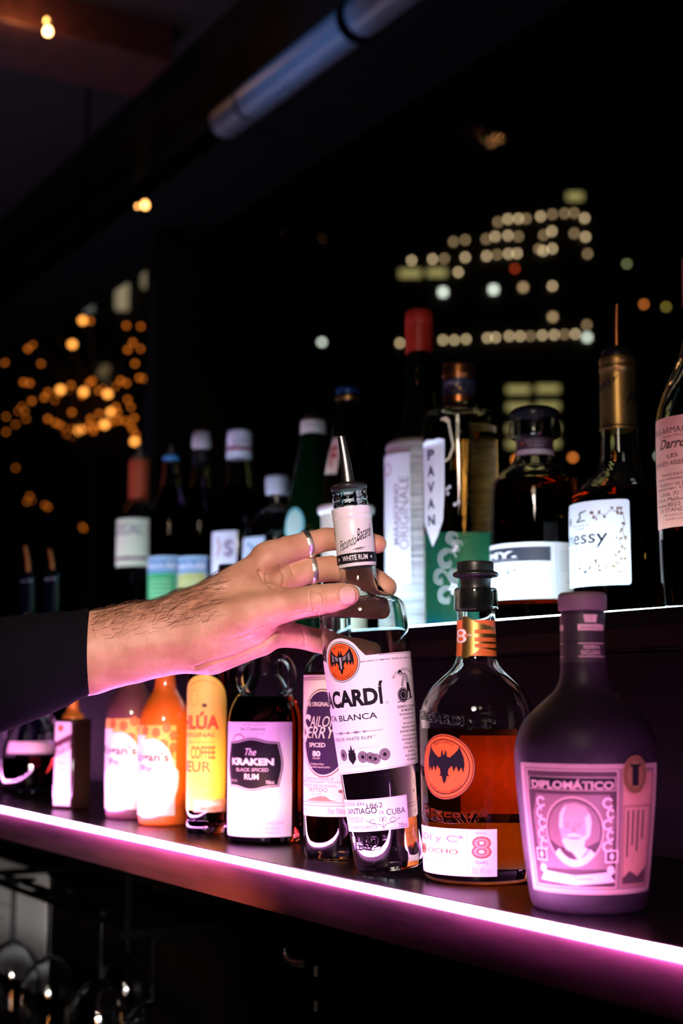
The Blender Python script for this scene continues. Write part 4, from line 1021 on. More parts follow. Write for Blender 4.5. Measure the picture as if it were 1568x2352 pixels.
def rogan(cx, py, lab, liq, sc=1.0):
    b = Bottle('liqueur_bottle', on_lower(cx, py), cx, [(py, 54), (py - 20, 58), (py - 230, 60), (py - 290, 42), (py - 330, 24), (py - 400, 20)], lab, group=None)
    b.lathe('bottle_body', [(py, 0), (py, 48), (py - 2, 56), (py - 14, 59), (py - 40, 59), (py - 225, 60), (py - 255, 56), (py - 285, 42), (py - 305, 28), (py - 325, 23), (py - 395, 20), (py - 400, 20), (py - 400, 0)], liq, 64)
    b.lathe('cap', [(py - 372, 0), (py - 372, 23), (py - 372, 23), (py - 412, 23), (py - 414, 20), (py - 414, 0)], BLACKP, 36, 1)
    L = Lab(b, 60.3); xl, xr = cx - 80, cx + 26
    L.box(xl, py - 228, xr, py - 24, mat('pale_yellow_paper', (.80, .68, .40), .5, vary=.03), 0)
    L.box(xl, py - 228, xr, py - 150, mat('yellow_orange_print', (.85, .45, .10), .5), 1)
    FR = mat('orange_slice_ink', (.55, .10, .03), .5); rnd = random.Random(int(cx))
    for i, (dx, dy) in enumerate(((-44, -216), (-20, -212), (4, -222), (20, -205), (-30, -188), (-2, -186), (20, -178), (10, -160))):
        L.E(cx + dx, py + dy, 10, FR, 2, 11); 
        u_, v_ = L.P(cx + dx, py + dy)
        for q in range(5): L.line([(u_ + 2.5 * math.cos(q * 1.256), v_ + 2.5 * math.sin(q * 1.256)), (u_ + 9 * math.cos(q * 1.256), v_ + 9.5 * math.sin(q * 1.256))], 1.1, mat('yellow_orange_print'), 3)
    u0 = L.P(cx - 30, 0)[0]; pts = [(u0 + 66 * math.cos(t) * (1 if math.sin(t) < .2 else .86), -(py - 110) + 88 * math.sin(t)) for t in [2 * PI * i / 40 for i in range(40)]]
    L.poly(pts, PAPER, 4); L.rect(L.P(xl, 0)[0], -(py - 205), L.P(cx - 44, 0)[0], -(py - 110), PAPER, 4)
    L.T('Rogan\'s', cx - 62, py - 168, cx + 10, py - 140, INK, 5, bold=.02); L.T('Way', cx - 52, py - 140, cx - 26, py - 118, INK, 5, bold=.02); L.put('label', 6)
    return b
rogan(375, 1893, 'bottle of orange liqueur with a fruit-slice label, next to the coffee liqueur', ORANGEL)
rogan(300, 1878, 'bottle of purple-tinted liqueur with a fruit-slice label, behind the orange one', PURPLEL)
# square bottle
sq0 = on_lower(163, 1858); s_ = depth_of(sq0) / FPX
sq = tag(empty('liqueur_bottle', sq0, math.atan2(R2.y, R2.x) + math.radians(-33)), 'dark square-sided liqueur bottle with a pale label crossed by a dark band', 'bottle')
SQG = mat('brown_bottle_glass', (.02, .008, .005), .08, spec=.6, vary=.1); a = 31 * s_; hq = 205 * s_
bm = bmesh.new(); bm_box(bm, -a, a, -a, a, 0, hq, 0, a * .16); link_mesh('bottle_body', bm, SQG, sq)
bm = bmesh.new(); bm_lathe(bm, chaikin([(a * .86, hq - .001), (a * .8, hq + 8 * s_), (a * .4, hq + 20 * s_), (a * .36, hq + 60 * s_), (0, hq + 60 * s_)], 2), 32); link_mesh('neck', bm, mat('orange_neck_foil', (.75, .22, .03), .35, .2), sq)
L = Sheet(); q = a / 31
L.rect(-25, 10, 25, 198, mat('pale_pink_paper', (.78, .62, .66), .5, vary=.04), 0); L.poly([(-25, 118), (25, 138), (25, 172), (-25, 152)], mat('maroon_band', (.10, .02, .04), .5), 1); L.text('COINTREAU', -22, 130, 22, 148, PAPER, 2, slope=.4, bold=.02)
for i in range(5): L.rect(-15, 104 - i * 14, 15, 106 - i * 14, GREYINK, 1)
L.text('LIQUEUR', -16, 24, 16, 32, GREYINK, 1); L.ring(0, 52, 12, 12, 1.5, mat('maroon_band'), 1); L.ellipse(-8, 184, 8, 8, ORANGE, 1)
L.build('label', sq, lambda u, v, l: Vector((u * q * 1.0, -a - .0003 - l * LAY, v * s_)), 12)
# round decanter at the end
rd = Bottle('liqueur_bottle', on_lower(68, 1826), 68, [(1826, 50), (1800, 66), (1740, 66), (1690, 60), (1660, 42), (1630, 22), (1560, 18)], 'squat round clear decanter with dark liqueur and a loop handle, beside the square bottle')
rd.shell('glass_body', [(1826, 40), (1824, 54), (1812, 63), (1780, 67), (1740, 67), (1705, 62), (1680, 52), (1660, 36), (1640, 22), (1610, 18), (1560, 17), (1556, 17)], CLEAR, wall=6, bottom=22, fill=1738, liq=BLACKRUM)
rd.lathe('stopper', [(1570, 0), (1570, 14), (1556, 14), (1556, 22), (1535, 24), (1525, 16), (1525, 0)], BLACKP, 32, 1)
bm = bmesh.new(); bm_tube(bm, [((16 + 32 * math.sin(t)) * rd.s0, 0, rd.z(1665 + 30 * math.cos(t) * -1)) for t in [PI * i / 12 for i in range(13)]], 6 * rd.s0, 12); link_mesh('loop_handle', bm, CLEAR, rd.root)
L = Lab(rd, 67.5); L.box(14, 1702, 118, 1728, mat('pink_band_paper', (.7, .45, .5), .45), 0); L.put('label_band', 6)
# two speed-pourer bottles behind the sleeve
for (px, t_, sp, lab) in ((50, 1335, 1255, 'dark bottle with a metal pourer rising behind the sleeve at the shelf end'), (106, 1330, 1262, 'second dark bottle with a slanted metal pourer rising behind the sleeve')):
    p = column_point(px, .745, SHELF); b = Bottle('spirit_bottle', p, px, [(p.z, 40)], lab); yb = b.ybase
    b.prof = [(yb, 40), (1330, 16)]
    b.lathe('bottle_body', [(yb, 0), (yb, 40), (yb, 40), (1530, 42), (1490, 36), (1450, 18), (t_ + 6, 15), (t_ + 6, 15), (t_ + 6, 0)], DARKBLUE, 48); b.pourer(t_, 16, sp, lean=-8, rt=5, rb=6, ch=22, collar=DARKBLUE, spout=COPPER)

# ================================================================== the back row
def ub(px, Y=0.97): return column_point(px, Y, ZU)
def UB(name, px, Y, lab, prof_r=40): 
    b = Bottle(name, ub(px, Y), px, [(1500, prof_r)], lab); return b
def setp(b, P): b.prof = [(y, r) for y, r in P if r > 0]; return P
def std(b, P): return [(b.ybase, P[0][1] * .9)] + P

# straw-covered cherry liqueur
b = UB('liqueur_bottle', 967, .965, 'straw-wrapped liqueur bottle with a white label and a red capsule on its dark green neck'); yb = b.ybase
STRAW = wood('straw_wrap', (.22, .22, .21), (.66, .66, .63), .7, 3.0, (5, 5, 110), .3, .3)
P = []
n = 46; rnd = random.Random(3)
for i in range(n):
    y = yb - (yb - 1030) * i / (n - 1); P.append((y, 77 + 2.2 * (i % 2) + rnd.uniform(-.8, .8)))
setp(b, [(yb, 78), (1030, 78), (1015, 70), (960, 34), (800, 30)])
b.lathe('straw_cover', [(yb, 0), (yb, 72)] + P + [(1022, 76), (1016, 68), (1012, 40), (1012, 0)], STRAW, 72, 0)
b.lathe('neck', [(1016, 62), (1000, 54), (960, 38), (900, 31), (800, 29), (800, 0)], DARKGREEN, 40)
RC = mat('red_capsule', (.42, .035, .015), .35, spec=.5, vary=.1); b.lathe('capsule', [(812, 29.5), (812, 32), (752, 32), (752, 32), (750, 30.5), (747, 32), (747, 32), (724, 31.5), (716, 28), (716, 28), (714, 0)], RC, 48, 1)
L = Lab(b, 80); L.box(889, 1052, 946, 1345, mat('cool_white_paper', (.74, .75, .82), .5, vary=.05), 0); MV = mat('mauve_ink', (.22, .12, .22), .5)
def vtext(L, s, xb, xt, y0, y1, m, layer=1, **k):
    """lettering reading upwards: baseline column xb, cap column xt, from row y0 (below) to y1"""
    V, Fc = text_mesh(s, k.get('bold', 0), 0, 0.0)
    ax = min(v.x for v in V); bx = max(v.x for v in V); ay = min(v.y for v in V); by = max(v.y for v in V); kk = L.mi(m)
    u0, u1 = L.P(xb, 0)[0], L.P(xt, 0)[0]
    vs = [L.bm.verts.new((u0 + (v.y - ay) / (by - ay) * (u1 - u0), -(y0 + (v.x - ax) / (bx - ax) * (y1 - y0)), layer)) for v in V]
    for f in Fc:
        try: L.bm.faces.new([vs[i] for i in f]).material_index = kk
        except ValueError: pass
vtext(L, 'ORIGINALE', 942, 922, 1270, 1105, MV, bold=.0); vtext(L, 'MARASCHINO', 921, 910, 1258, 1120, MV, bold=.02); L.O(897, 1085, 14, 2.5, mat('wine_ink', (.3, .05, .08), .5), 1); L.put('label', 6, off=.0032)
# tall golden liqueur with the vertical name strip
b = UB('liqueur_bottle', 1060, .94, 'tall clear liqueur bottle, golden above and teal below, with a vertical white name strip'); yb = b.ybase
P = [(yb, 78), (yb - 2, 84), (yb - 12, 86), (1200, 86), (975, 86), (958, 85), (948, 76), (942, 55), (936, 40), (928, 37), (928, 37), (880, 37), (868, 37)]
setp(b, P)
b.shell('glass_body', P, CLEAR, wall=6, bottom=24, fill=985, liq=YELLOWL)
b.lathe('stopper', [(880, 0), (880, 36), (868, 37), (868, 37), (868, 39), (862, 39), (862, 39), (862, 37), (842, 36.5), (838, 34), (838, 0)], COPPER, 48, 1)
L = Lab(b, 38.5); L.box(1020, 876, 1100, 928, mat('navy_band', (.02, .022, .035), .4), 0); L.box(1020, 914, 1100, 928, COPPER, 1)
for i in range(9): L.E(1030 + i * 8, 892 + (i % 3) * 7, 2.6, GOLD, 1)
L.T('ALEXANDRE', 1026, 882, 1062, 890, PALEINK, 1); L.put('neck_band', 5)
# teal band painted inside the rear half
L = Sheet(); L.rect(-118, -1425, 118, -1218, mat('teal_paint', (.004, .40, 1.0), .5, vary=.15, bscale=14), 0); L.rect(-118, -1425, 118, -1340, mat('blue_paint', (.004, .12, .9), .5, vary=.25, bscale=14), -1)
L.build('rear_decoration', b.root, lambda u, v, l: b.pt(u + 86 * PI, -v, .0003 - l * LAY, 86), 8)
L = Lab(b, 86.4); STRIP = mat('strip_paper', (.72, .74, .78), .4, vary=.04)
L.shape([(976, 1022), (986, 1016), (1000, 1020), (1012, 1018), (1026, 1022), (1024, 1150), (1020, 1205), (1008, 1240), (997, 1262), (988, 1235), (978, 1200)], STRIP, 0)
for i in range(3): L.LN([(1013 + i * 4, 1022), (1012 + i * 4, 1150), (1006 + i * 4, 1215)], .8, PALEINK, 1)
for c, yy in zip('PAVAN', (1041, 1078, 1115, 1152, 1189)): L.T(c, 987, yy, 1003, yy + 24, mat('ink_blue', (.02, .03, .06), .5), 1, bold=.04)
for (x, y, r) in ((1040, 1245, 14), (1028, 1290, 22), (1052, 1262, 12), (1046, 1330, 16), (1012, 1330, 18), (1025, 1372, 20)):
    for q in range(3): L.O(x, y, r - q * 5, 1.4, PALEINK, 0, None, n=24, a0=q * 40, a1=300 + q * 20)
for (x, y) in ((1040, 1350), (1048, 1352), (1044, 1360), (1036, 1358), (1041, 1368), (1050, 1264), (1046, 1272), (1030, 1135), (1036, 1130), (1032, 1145), (1048, 1170), (1056, 1165)): L.E(x, y, 4, PALEINK, 0)
L.LN([(1020, 975), (1036, 985), (1040, 1010), (1046, 1040), (1036, 1066), (1026, 1072)], 5, mat('cream_paint', (.62, .5, .32), .5), 0); L.LN([(1018, 978), (1030, 974), (1038, 984)], 5, mat('cream_paint'), 0); L.put('painted_label', 6)
# brandy with the broad label
b = UB('brandy_bottle', 1235, .96, 'round-shouldered brandy bottle with a black glass-ringed stopper and broad white label'); yb = b.ybase
P = [(yb, 98), (yb - 3, 106), (yb - 14, 108), (1200, 106), (1130, 104), (1105, 98), (1085, 78), (1070, 56), (1055, 45), (1035, 42), (1014, 42), (1010, 46), (1008, 56), (1000, 59), (985, 58), (972, 56), (968, 50)]
setp(b, P); b.shell('glass_body', P, CLEAR, wall=7, bottom=34, fill=1108, liq=DEEPAMBER, seg=84)
b.lathe('stopper', [(1010, 0), (1010, 38), (972, 38), (966, 40), (966, 56), (966, 56), (950, 58), (942, 52), (938, 40), (937, 0)], BLACKP, 56, 1)
L = Lab(b, 43.2); L.box(1190, 1012, 1290, 1038, mat('brown_band', (.05, .03, .03), .45), 0); L.T('DISTILLERIE', 1216, 1017, 1262, 1023, PALEINK, 1); L.T('ST REMY', 1220, 1027, 1258, 1034, PALEINK, 1); L.E(1207, 1024, 3, ORANGE, 1); L.box(1192, 1038, 1290, 1050, mat('pale_paper_band', (.6, .6, .58), .5), 0); L.put('neck_band', 5)
L = Lab(b, 106.5); L.box(1050, 1256, 1350, 1382, PAPER, 0); L.box(1050, 1266, 1266, 1298, mat('slate_print', (.03, .035, .05), .5), 1); L.T('ST-REMY.', 1078, 1274, 1191, 1289, PAPER, 2, bold=.04); L.T('FRENCH BRANDY', 1130, 1291, 1195, 1295, PALEINK, 2); L.T('Signature', 1090, 1308, 1190, 1332, mat('ink_blue'), 1, shear=.4); L.T('FRENCH OAK & SELECTED', 1110, 1338, 1184, 1343, PALEINK, 1); L.T('AGED · CASK · FINISH', 1116, 1357, 1184, 1361, PALEINK, 1); L.LN([(1278, 1258), (1278, 1380)], .8, PALEINK, 1)
for i in range(7): L.T('matured in two casks', 1285, 1274 + i * 7, 1328, 1278 + i * 7, PALEINK, 1)
L.T('PREGNANT', 1300, 1342, 1330, 1346, GREYINK, 1); L.T('SIGNATURE', 1300, 1360, 1332, 1364, GREYINK, 1); L.put('label', 8)
# cognac
b = UB('cognac_bottle', 1432, .955, 'cognac bottle with a gold neck capsule, vine-bordered white label and metal pourer'); yb = b.ybase
P = [(yb, 106), (yb - 3, 116), (yb - 16, 119), (1300, 119), (1170, 118), (1145, 114), (1120, 92), (1095, 62), (1070, 46), (1040, 42), (990, 41), (840, 39), (822, 38)]
setp(b, P); b.shell('glass_body', P, CLEAR, wall=7, bottom=26, fill=1128, liq=COGNAC, seg=84)
b.lathe('capsule', [(990, 42), (990, 43.5), (985, 43), (982, 42.3), (900, 41), (856, 40), (852, 42), (846, 42), (842, 40), (834, 42), (824, 40), (824, 40), (824, 38)], GOLD, 56, 1)
L = Lab(b, 41.8); L.box(1392, 982, 1476, 984, INK, 0); L.T('Hennessy', 1374, 884, 1434, 912, INK, 0, shear=.5, slope=.4); L.T('Hennessy', 1450, 905, 1510, 945, INK, 0, shear=.5); L.build('signature', b.root, lambda u, v, l: b.pt(u, -v, .0014 + l * LAY, 41.8), 5)
b.pourer(826, 37, 700, lean=3, rt=5, rb=8, ch=30, spout=COPPER)
L = Lab(b, 119.4); L.box(1270, 1162, 1451, 1352, PAPER, 0, 7); L.T('Hennessy', 1282, 1226, 1402, 1266, INK, 1, bold=.0, shear=.05); L.T('VERY SPECIAL', 1292, 1264, 1388, 1271, GREYINK, 1); L.T('COGNAC', 1312, 1277, 1364, 1285, GREYINK, 1); L.T('PRODUIT DE FRANCE', 1284, 1326, 1382, 1334, GREYINK, 1); L.T('Jas Hennessy & Cº Cognac France', 1320, 1340, 1396, 1344, PALEINK, 1, shear=.3); L.T('Maison fondée en', 1322, 1212, 1360, 1216, GREYINK, 1, shear=.3); L.T('1765', 1330, 1220, 1350, 1224, GREYINK, 1)
L.LN([(1334, 1204), (1342, 1196), (1338, 1188), (1346, 1184)], 3.5, INK, 1); L.LN([(1332, 1206), (1352, 1204)], 2.5, INK, 1); L.LN([(1344, 1186), (1354, 1182)], 2.5, INK, 1)
GV = mat('gold_leaf_ink', (.30, .17, .04), .45); BV = mat('bronze_ink', (.14, .045, .015), .5); rnd = random.Random(5)
path = [(1364, 1186), (1376, 1200), (1384, 1192), (1398, 1196), (1410, 1184), (1420, 1190), (1428, 1178), (1436, 1196), (1440, 1214), (1434, 1230), (1438, 1248), (1426, 1252), (1434, 1268), (1422, 1284), (1434, 1296), (1422, 1306), (1430, 1318), (1412, 1312), (1404, 1322), (1394, 1308), (1384, 1314), (1370, 1296), (1376, 1304), (1362, 1310), (1350, 1318), (1338, 1308), (1326, 1316), (1320, 1306)]
L.LN(path, 1.2, BV, 1)
for i, (x, y) in enumerate(path):
    for q in range(2):
        xx, yy = x + rnd.uniform(-5, 5), y + rnd.uniform(-5, 5); u_, v_ = L.P(xx, yy); r = rnd.uniform(3.2, 5); m_ = GV if 8 < i < 20 else (INK if i > 23 else BV)
        L.poly([(u_ + r * (1 if k % 2 == 0 else .5) * math.cos(k * PI / 5 + i), v_ + r * (1 if k % 2 == 0 else .5) * math.sin(k * PI / 5 + i)) for k in range(10)], m_, 1.5)
L.E(1318, 1202, 6, INK, 1, 10); L.put('label', 8)
# armagnac at the frame's edge
b = UB('armagnac_bottle', 1632, .935, 'armagnac bottle with a salmon typed label at the end of the upper step'); yb = b.ybase
P = [(yb, 98), (yb - 4, 106), (yb - 18, 108), (1300, 112), (1000, 112), (950, 108), (900, 92), (850, 66), (800, 46), (740, 38), (620, 36), (600, 36)]
setp(b, P); b.shell('glass_body', P, CLEAR, wall=7, bottom=30, fill=1240, liq=COGNAC, seg=84); b.lathe('capsule', [(700, 40), (700, 41), (596, 39), (590, 36), (590, 0)], mat('wax_red', (.25, .02, .02), .4), 48, 1)
L = Lab(b, 112.5); SAL = mat('salmon_label_paper', (.70, .30, .20), .55, vary=.05); L.box(1520, 968, 1720, 1218, SAL, 0)
for s, yt, h, x0, x1, kw in (('BAS-ARMAGNAC', 992, 14, 1521, 1640, {}), ('L SELEKTRAUBE', 1010, 4, 1534, 1600, {}), ('Darroze', 1018, 22, 1532, 1620, {'shear': .4, 'bold': .02}), ('LES', 1052, 9, 1548, 1572, {}), ('GRANDS ASSEMBLAGES', 1068, 10, 1522, 1640, {}), ('TRIPLE DISTILLED', 1096, 6, 1534, 1610, {}), ('GRANDS ARMAGNACS FRANÇAIS', 1106, 6, 1526, 1630, {}), ('PRODUIT DE FRANCE', 1118, 6, 1530, 1620, {}), ('Importer: Cerbaco', 1126, 9, 1523, 1640, {}), ('Unit 7/ 200', 1138, 9, 1530, 1610, {}), ('Port Melbourne', 1150, 9, 1526, 1620, {}), ('www.8022 www', 1162, 9, 1524, 1620, {}), ('24 STANDARD', 1174, 9, 1528, 1620, {}), ('PRODUIT DE', 1188, 4, 1536, 1610, {}), ('GASCOGNE', 1197, 4, 1540, 1610, {})):
    L.T(s, x0, yt, x1, yt + h, mat('brown_type_ink', (.09, .03, .02), .5), 1, **kw)
for y in range(974, 1216, 4): L.box(1520, y, 1720, y + .5, mat('rose_rule_ink', (.6, .22, .15), .5), .5)
L.put('label', 8)

# white tub, green sparkling bottle, dark bottle with the slanted label
b = UB('ice_tub', 795, .92, 'white tub with a rolled rim standing behind the neck of the held bottle'); yb = b.ybase
b.lathe('tub_body', [(yb, 0), (yb, 52), (yb, 52), (1190, 58), (1176, 59), (1176, 50), (yb - 6, 46), (yb - 6, 0)], mat('ivory_ceramic', (.70, .68, .56), .35, vary=.04), 56, 1)
b.lathe('rim', [(1182, 57), (1182, 64), (1176, 66), (1168, 66), (1163, 62), (1165, 54), (1176, 52)], WHITEP, 56, 1)
b = UB('sparkling_wine_bottle', 718, 1.03, 'dark green wine bottle with a white collar and pourer behind the index finger'); yb = b.ybase
GG = mat('bottle_green_glass', (.001, .010, .003), .05, spec=.5, vary=.1)
setp(b, [(yb, 72), (1260, 72), (1180, 64), (1090, 44), (1000, 27), (965, 26)])
b.lathe('bottle_body', [(yb, 0), (yb, 70), (yb, 70), (1260, 72), (1190, 66), (1090, 45), (1030, 32), (990, 27), (970, 26), (970, 0)], GG, 56)
b.lathe('collar', [(998, 28.5), (998, 29.5), (970, 29), (967, 26), (967, 0)], mat('cream_collar', (.62, .58, .50), .45), 48, 1); L = Lab(b, 29.8); L.T('BRUT PROSECCO', 698, 978, 742, 983, GREYINK, 0); L.build('collar_print', b.root, lambda u, v, l: b.pt(u, -v, .0018 + l * LAY, 29.8), 5); b.pourer(966, 22, 908, rt=4, rb=6, ch=14, spout=DARKBLUE)
L = Lab(b, 68); L.E(672, 1210, 30, mat('teal_label_paper', (.20, .62, .60), .5), 0, 38); L.E(672, 1210, 24, mat('pale_teal_print', (.5, .72, .62), .5), 1, 30); L.put('round_label', 8, 8)
b = UB('wine_bottle', 800, 1.0, 'tall black bottle with a blue-ringed top and a slanted cream label'); yb = b.ybase
setp(b, [(yb, 64), (1180, 62), (1100, 44), (1000, 30), (900, 26)])
b.lathe('bottle_body', [(yb, 0), (yb, 62), (yb, 62), (1200, 62), (1110, 57), (1050, 49), (990, 36), (950, 28), (925, 26), (925, 26), (921, 28), (912, 28), (910, 26), (900, 26), (900, 0)], DARKBROWN, 56)
b.lathe('capsule', [(906, 26.5), (906, 28), (894, 27.5), (892, 25), (892, 0)], mat('blue_capsule', (.03, .10, .30), .25, .6), 40, 1); b.lathe('gold_ring', [(922, 27), (922, 29), (914, 29), (914, 27)], GOLD, 40, 0)
L = Lab(b, 50); c_ = L.P(764, 1056); w2 = 24
L.poly([(c_[0] - 26, c_[1] - 36), (c_[0] + 14, c_[1] - 40), (c_[0] + 26, c_[1] + 44), (c_[0] - 10, c_[1] + 46)], CREAM, 0); L.text('F', c_[0] - 10, c_[1] - 22, c_[0] + 12, c_[1] + 26, mat('brick_ink', (.45, .06, .03), .5), 1, bold=.04); L.put('neck_label', 6, 6)
# left part of the back row, well out of focus
b = UB('mezcal_bottle', 312, 1.0, 'clear spirit bottle with a cream label and orange neck, first in the back row'); yb = b.ybase
P = [(yb, 42), (yb - 2, 48), (yb - 8, 50), (1200, 50), (1180, 48), (1165, 40), (1152, 25), (1140, 22), (1060, 21), (1052, 21)]
setp(b, P); b.shell('glass_body', P, CLEAR, wall=4, bottom=12, fill=1185, liq=WATERY); b.lathe('neck_wrap', [(1150, 23), (1148, 24), (1060, 23), (1056, 22), (1056, 0)], mat('orange_red_wrap', (.36, .06, .02), .4), 36, 1); b.pourer(1056, 20, 1022, rt=8, rb=10, ch=12, collar=mat('grey_collar', (.3, .3, .3), .3, .5))
L = Lab(b, 50.4); L.box(262, 1196, 342, 1283, mat('pale_green_cream', (.70, .72, .50), .5, vary=.03), 0); L.box(262, 1283, 342, 1290, mat('wine_band', (.15, .02, .06), .5), 0); L.box(262, 1290, 342, 1304, mat('pale_green_cream'), 0); L.T('MEZCAL', 256, 1208, 322, 1232, GREYINK, 1, bold=.02); L.put('label', 7)
def house(px, Y, lab, lx0, lx1, col, cap, ccol, dark):
    b = UB('spirit_bottle', px, Y, lab); yb = b.ybase
    P = [(yb, 0), (yb, 46), (yb, 46), (1215, 50), (1185, 48), (1160, 38), (1130, 26), (1090, 19), (1060, 17), (1050, 17), (1050, 0)]
    setp(b, [(yb, 48), (1190, 50), (1160, 38), (1130, 26), (1050, 17)]); b.shell('glass_body', P[1:2] + P[2:-1], CLEAR, wall=4, bottom=12, fill=1120, liq=DARKSP, seg=56)
    if cap == 'p': b.pourer(1056, 18, 1024, rt=5, rb=7, ch=14, collar=mat('blue_collar', (.05, .25, .5), .3))
    else: b.lathe('cap', [(1034, 0), (1034, 22), (1000, 21), (990, 16), (988, 0)], mat('grey_cap', (.35, .33, .33), .5), 36, 1); b.lathe('neck_ring', [(1062, 18), (1062, 20), (1034, 19), (1034, 18)], BLACKP, 36, 0)
    L = Lab(b, 50.4); L.box(lx0, 1282, lx1, 1420, mat('sky_label_paper', (.45, .60, .72), .5), 0); L.box(lx0, 1290, lx1, 1318, mat('blue_label_print', (.03, .20, .45), .5), 1); L.T('GREENHOUSE', lx0 - 14, 1296, lx1 - 3, 1312, PAPER, 2, bold=.04); L.box(lx0, 1320, lx1 - 4, 1420, col, 1)
    for i in range(5): L.box(lx0 + 8, 1334 + i * 10, lx1 - 14, 1336 + i * 10, mat('pale_rule_ink', (.6, .7, .5), .5), 2)
    L.put('label', 7); return b
house(386, 1.01, 'black spirit bottle with a green and blue label and a pourer', 332, 406, mat('leaf_green_print', (.02, .36, .10), .5), 'p', None, mat('black_green_glass', (.001, .0016, .0012), .05, spec=.5))
house(456, 1.02, 'dark spirit bottle with a yellow-green and blue label and a grey cap', 404, 474, mat('olive_yellow_print', (.45, .46, .12), .5), 'c', None, DARKBLUE)
b = UB('gin_bottle', 545, 1.04, 'dark blue spirit bottle with a white cap striped burgundy and a white label'); yb = b.ybase
setp(b, [(yb, 62), (1230, 62), (1190, 56), (1150, 40), (1100, 30), (1050, 26)])
b.shell('glass_body', [(yb, 54), (yb - 2, 60), (yb - 10, 61), (1240, 62), (1200, 58), (1165, 46), (1120, 33), (1060, 26), (1050, 26)], CLEAR, wall=5, bottom=14, fill=1120, liq=DARKSP, seg=56)
b.lathe('cap', [(1054, 0), (1054, 29), (1054, 29), (996, 28), (990, 25), (988, 0)], mat('cool_white_cap', (.70, .74, .82), .4), 48, 1); L = Lab(b, 29.5); L.box(515, 1030, 580, 1038, mat('burgundy_print', (.25, .03, .07), .5), 0); L.T('GIN', 528, 1008, 566, 1026, GREYINK, 0); L.build('cap_print', b.root, lambda u, v, l: b.pt(u, -v, .0026 + l * LAY, 29.5), 5)
L = Lab(b, 62.4); L.box(484, 1226, 541, 1330, mat('cool_white_paper'), 0); L.T('S', 512, 1246, 534, 1284, MV, 1, bold=.03); L.LN([(496, 1238), (504, 1262), (496, 1284)], 5, mat('brick_ink'), 1); L.put('label', 7)
b = UB('vodka_bottle', 634, 1.045, 'round clear spirit bottle with a pale silver cap beside the green wine bottle'); yb = b.ybase
P = [(yb, 66), (yb - 3, 74), (yb - 14, 77), (1260, 78), (1215, 74), (1185, 56), (1172, 34), (1165, 25), (1160, 23), (1135, 23), (1130, 23)]
setp(b, P); b.shell('glass_body', P, CLEAR, wall=5, bottom=14, fill=1210, liq=WATERY); b.lathe('cap', [(1138, 0), (1138, 24), (1134, 26), (1098, 27), (1094, 24), (1092, 0)], mat('pearl_cap', (.60, .66, .72), .3, .2), 44, 1)
L = Lab(b, 78.4); L.box(552, 1240, 606, 1340, mat('pale_blue_label', (.55, .66, .78), .5), 0)
for q in range(6): L.E(570 + (q % 3) * 10, 1256 + q * 9, 8, mat('slate_blue_ink', (.12, .2, .34), .5), 1, 5)
L.put('label', 7)
# ================================================================== the bartender's arm, hand and sleeve
AX0 = wr.root.location.copy()
AXD = (wr.root.rotation_euler.to_matrix() @ Vector((0, 0, 1)))
D0 = depth_of(AX0 + AXD * (560 * wr.s0)); DS = (depth_of(AX0 + AXD * (760 * wr.s0)) - depth_of(AX0 + AXD * (360 * wr.s0))) / 400.0
HS = D0 / FPX
def hand_world(x, y, d): return at_depth(x, y, D0 + (1436 - y) * DS + d * HS)
RES = 2.4
gx = np.arange(-330, 935, RES, dtype=np.float32); gy = np.arange(1175, 1700, RES, dtype=np.float32); gz = np.arange(-130, 190, RES, dtype=np.float32)
FIELD = np.full((len(gx), len(gy), len(gz)), 60.0, np.float32)
def cone_d(a, b, ra, rb, fz, X, Y, Z):
    ax, ay, az = a; bx, by, bz = b
    dx, dy, dz = bx - ax, by - ay, (bz - az) / fz
    L2 = dx * dx + dy * dy + dz * dz
    px, py, pz = X - ax, Y - ay, (Z - az) / fz
    t = np.clip((px * dx + py * dy + pz * dz) / L2, 0, 1)
    return np.sqrt((px - t * dx) ** 2 + (py - t * dy) ** 2 + (pz - t * dz) ** 2) - (ra + t * (rb - ra))
def add_cone(F, a, b, ra, rb, k, fz=1.0, mode='u'):
    mg = max(ra, rb) * max(1, fz) + k + 46
    lo = [min(a[i], b[i]) - mg for i in range(3)]; hi = [max(a[i], b[i]) + mg for i in range(3)]
    sl_ = tuple(slice(int(np.searchsorted(g, l)), int(np.searchsorted(g, h))) for g, l, h in zip((gx, gy, gz), lo, hi))
    X = gx[sl_[0]][:, None, None]; Y = gy[sl_[1]][None, :, None]; Z = gz[sl_[2]][None, None, :]
    d = cone_d(a, b, ra, rb, fz, X, Y, Z).astype(np.float32)
    f = F[sl_]
    if mode == 'u':
        h = np.maximum(k - np.abs(f - d), 0) / k
        F[sl_] = np.minimum(f, d) - h * h * k * .25
    else:
        h = np.maximum(k - np.abs(f + d), 0) / k
        F[sl_] = np.maximum(f, -d) + h * h * k * .25
def chain(F, pts, k, k0=None, fz=1.0):
    """pts: (x, y, d, r)"""
    G = np.full_like(F, 60.0)
    for p, q in zip(pts, pts[1:]): add_cone(G, p[:3], q[:3], p[3], q[3], 3.0, fz)
    kk = k0 or k
    h = np.maximum(kk - np.abs(F - G), 0) / kk
    np.copyto(F, np.minimum(F, G) - h * h * kk * .25)
# forearm
for p, q in zip([(-170, 1556, 14, 108), (120, 1514, 4, 99), (200, 1501, 2, 95), (300, 1479, 2, 90), (410, 1458, 2, 88)], [(120, 1514, 4, 99), (200, 1501, 2, 95), (300, 1479, 2, 90), (410, 1458, 2, 88), (470, 1452, 2, 80)]):
    add_cone(FIELD, p[:3], q[:3], p[3], q[3], 8, 0.78)
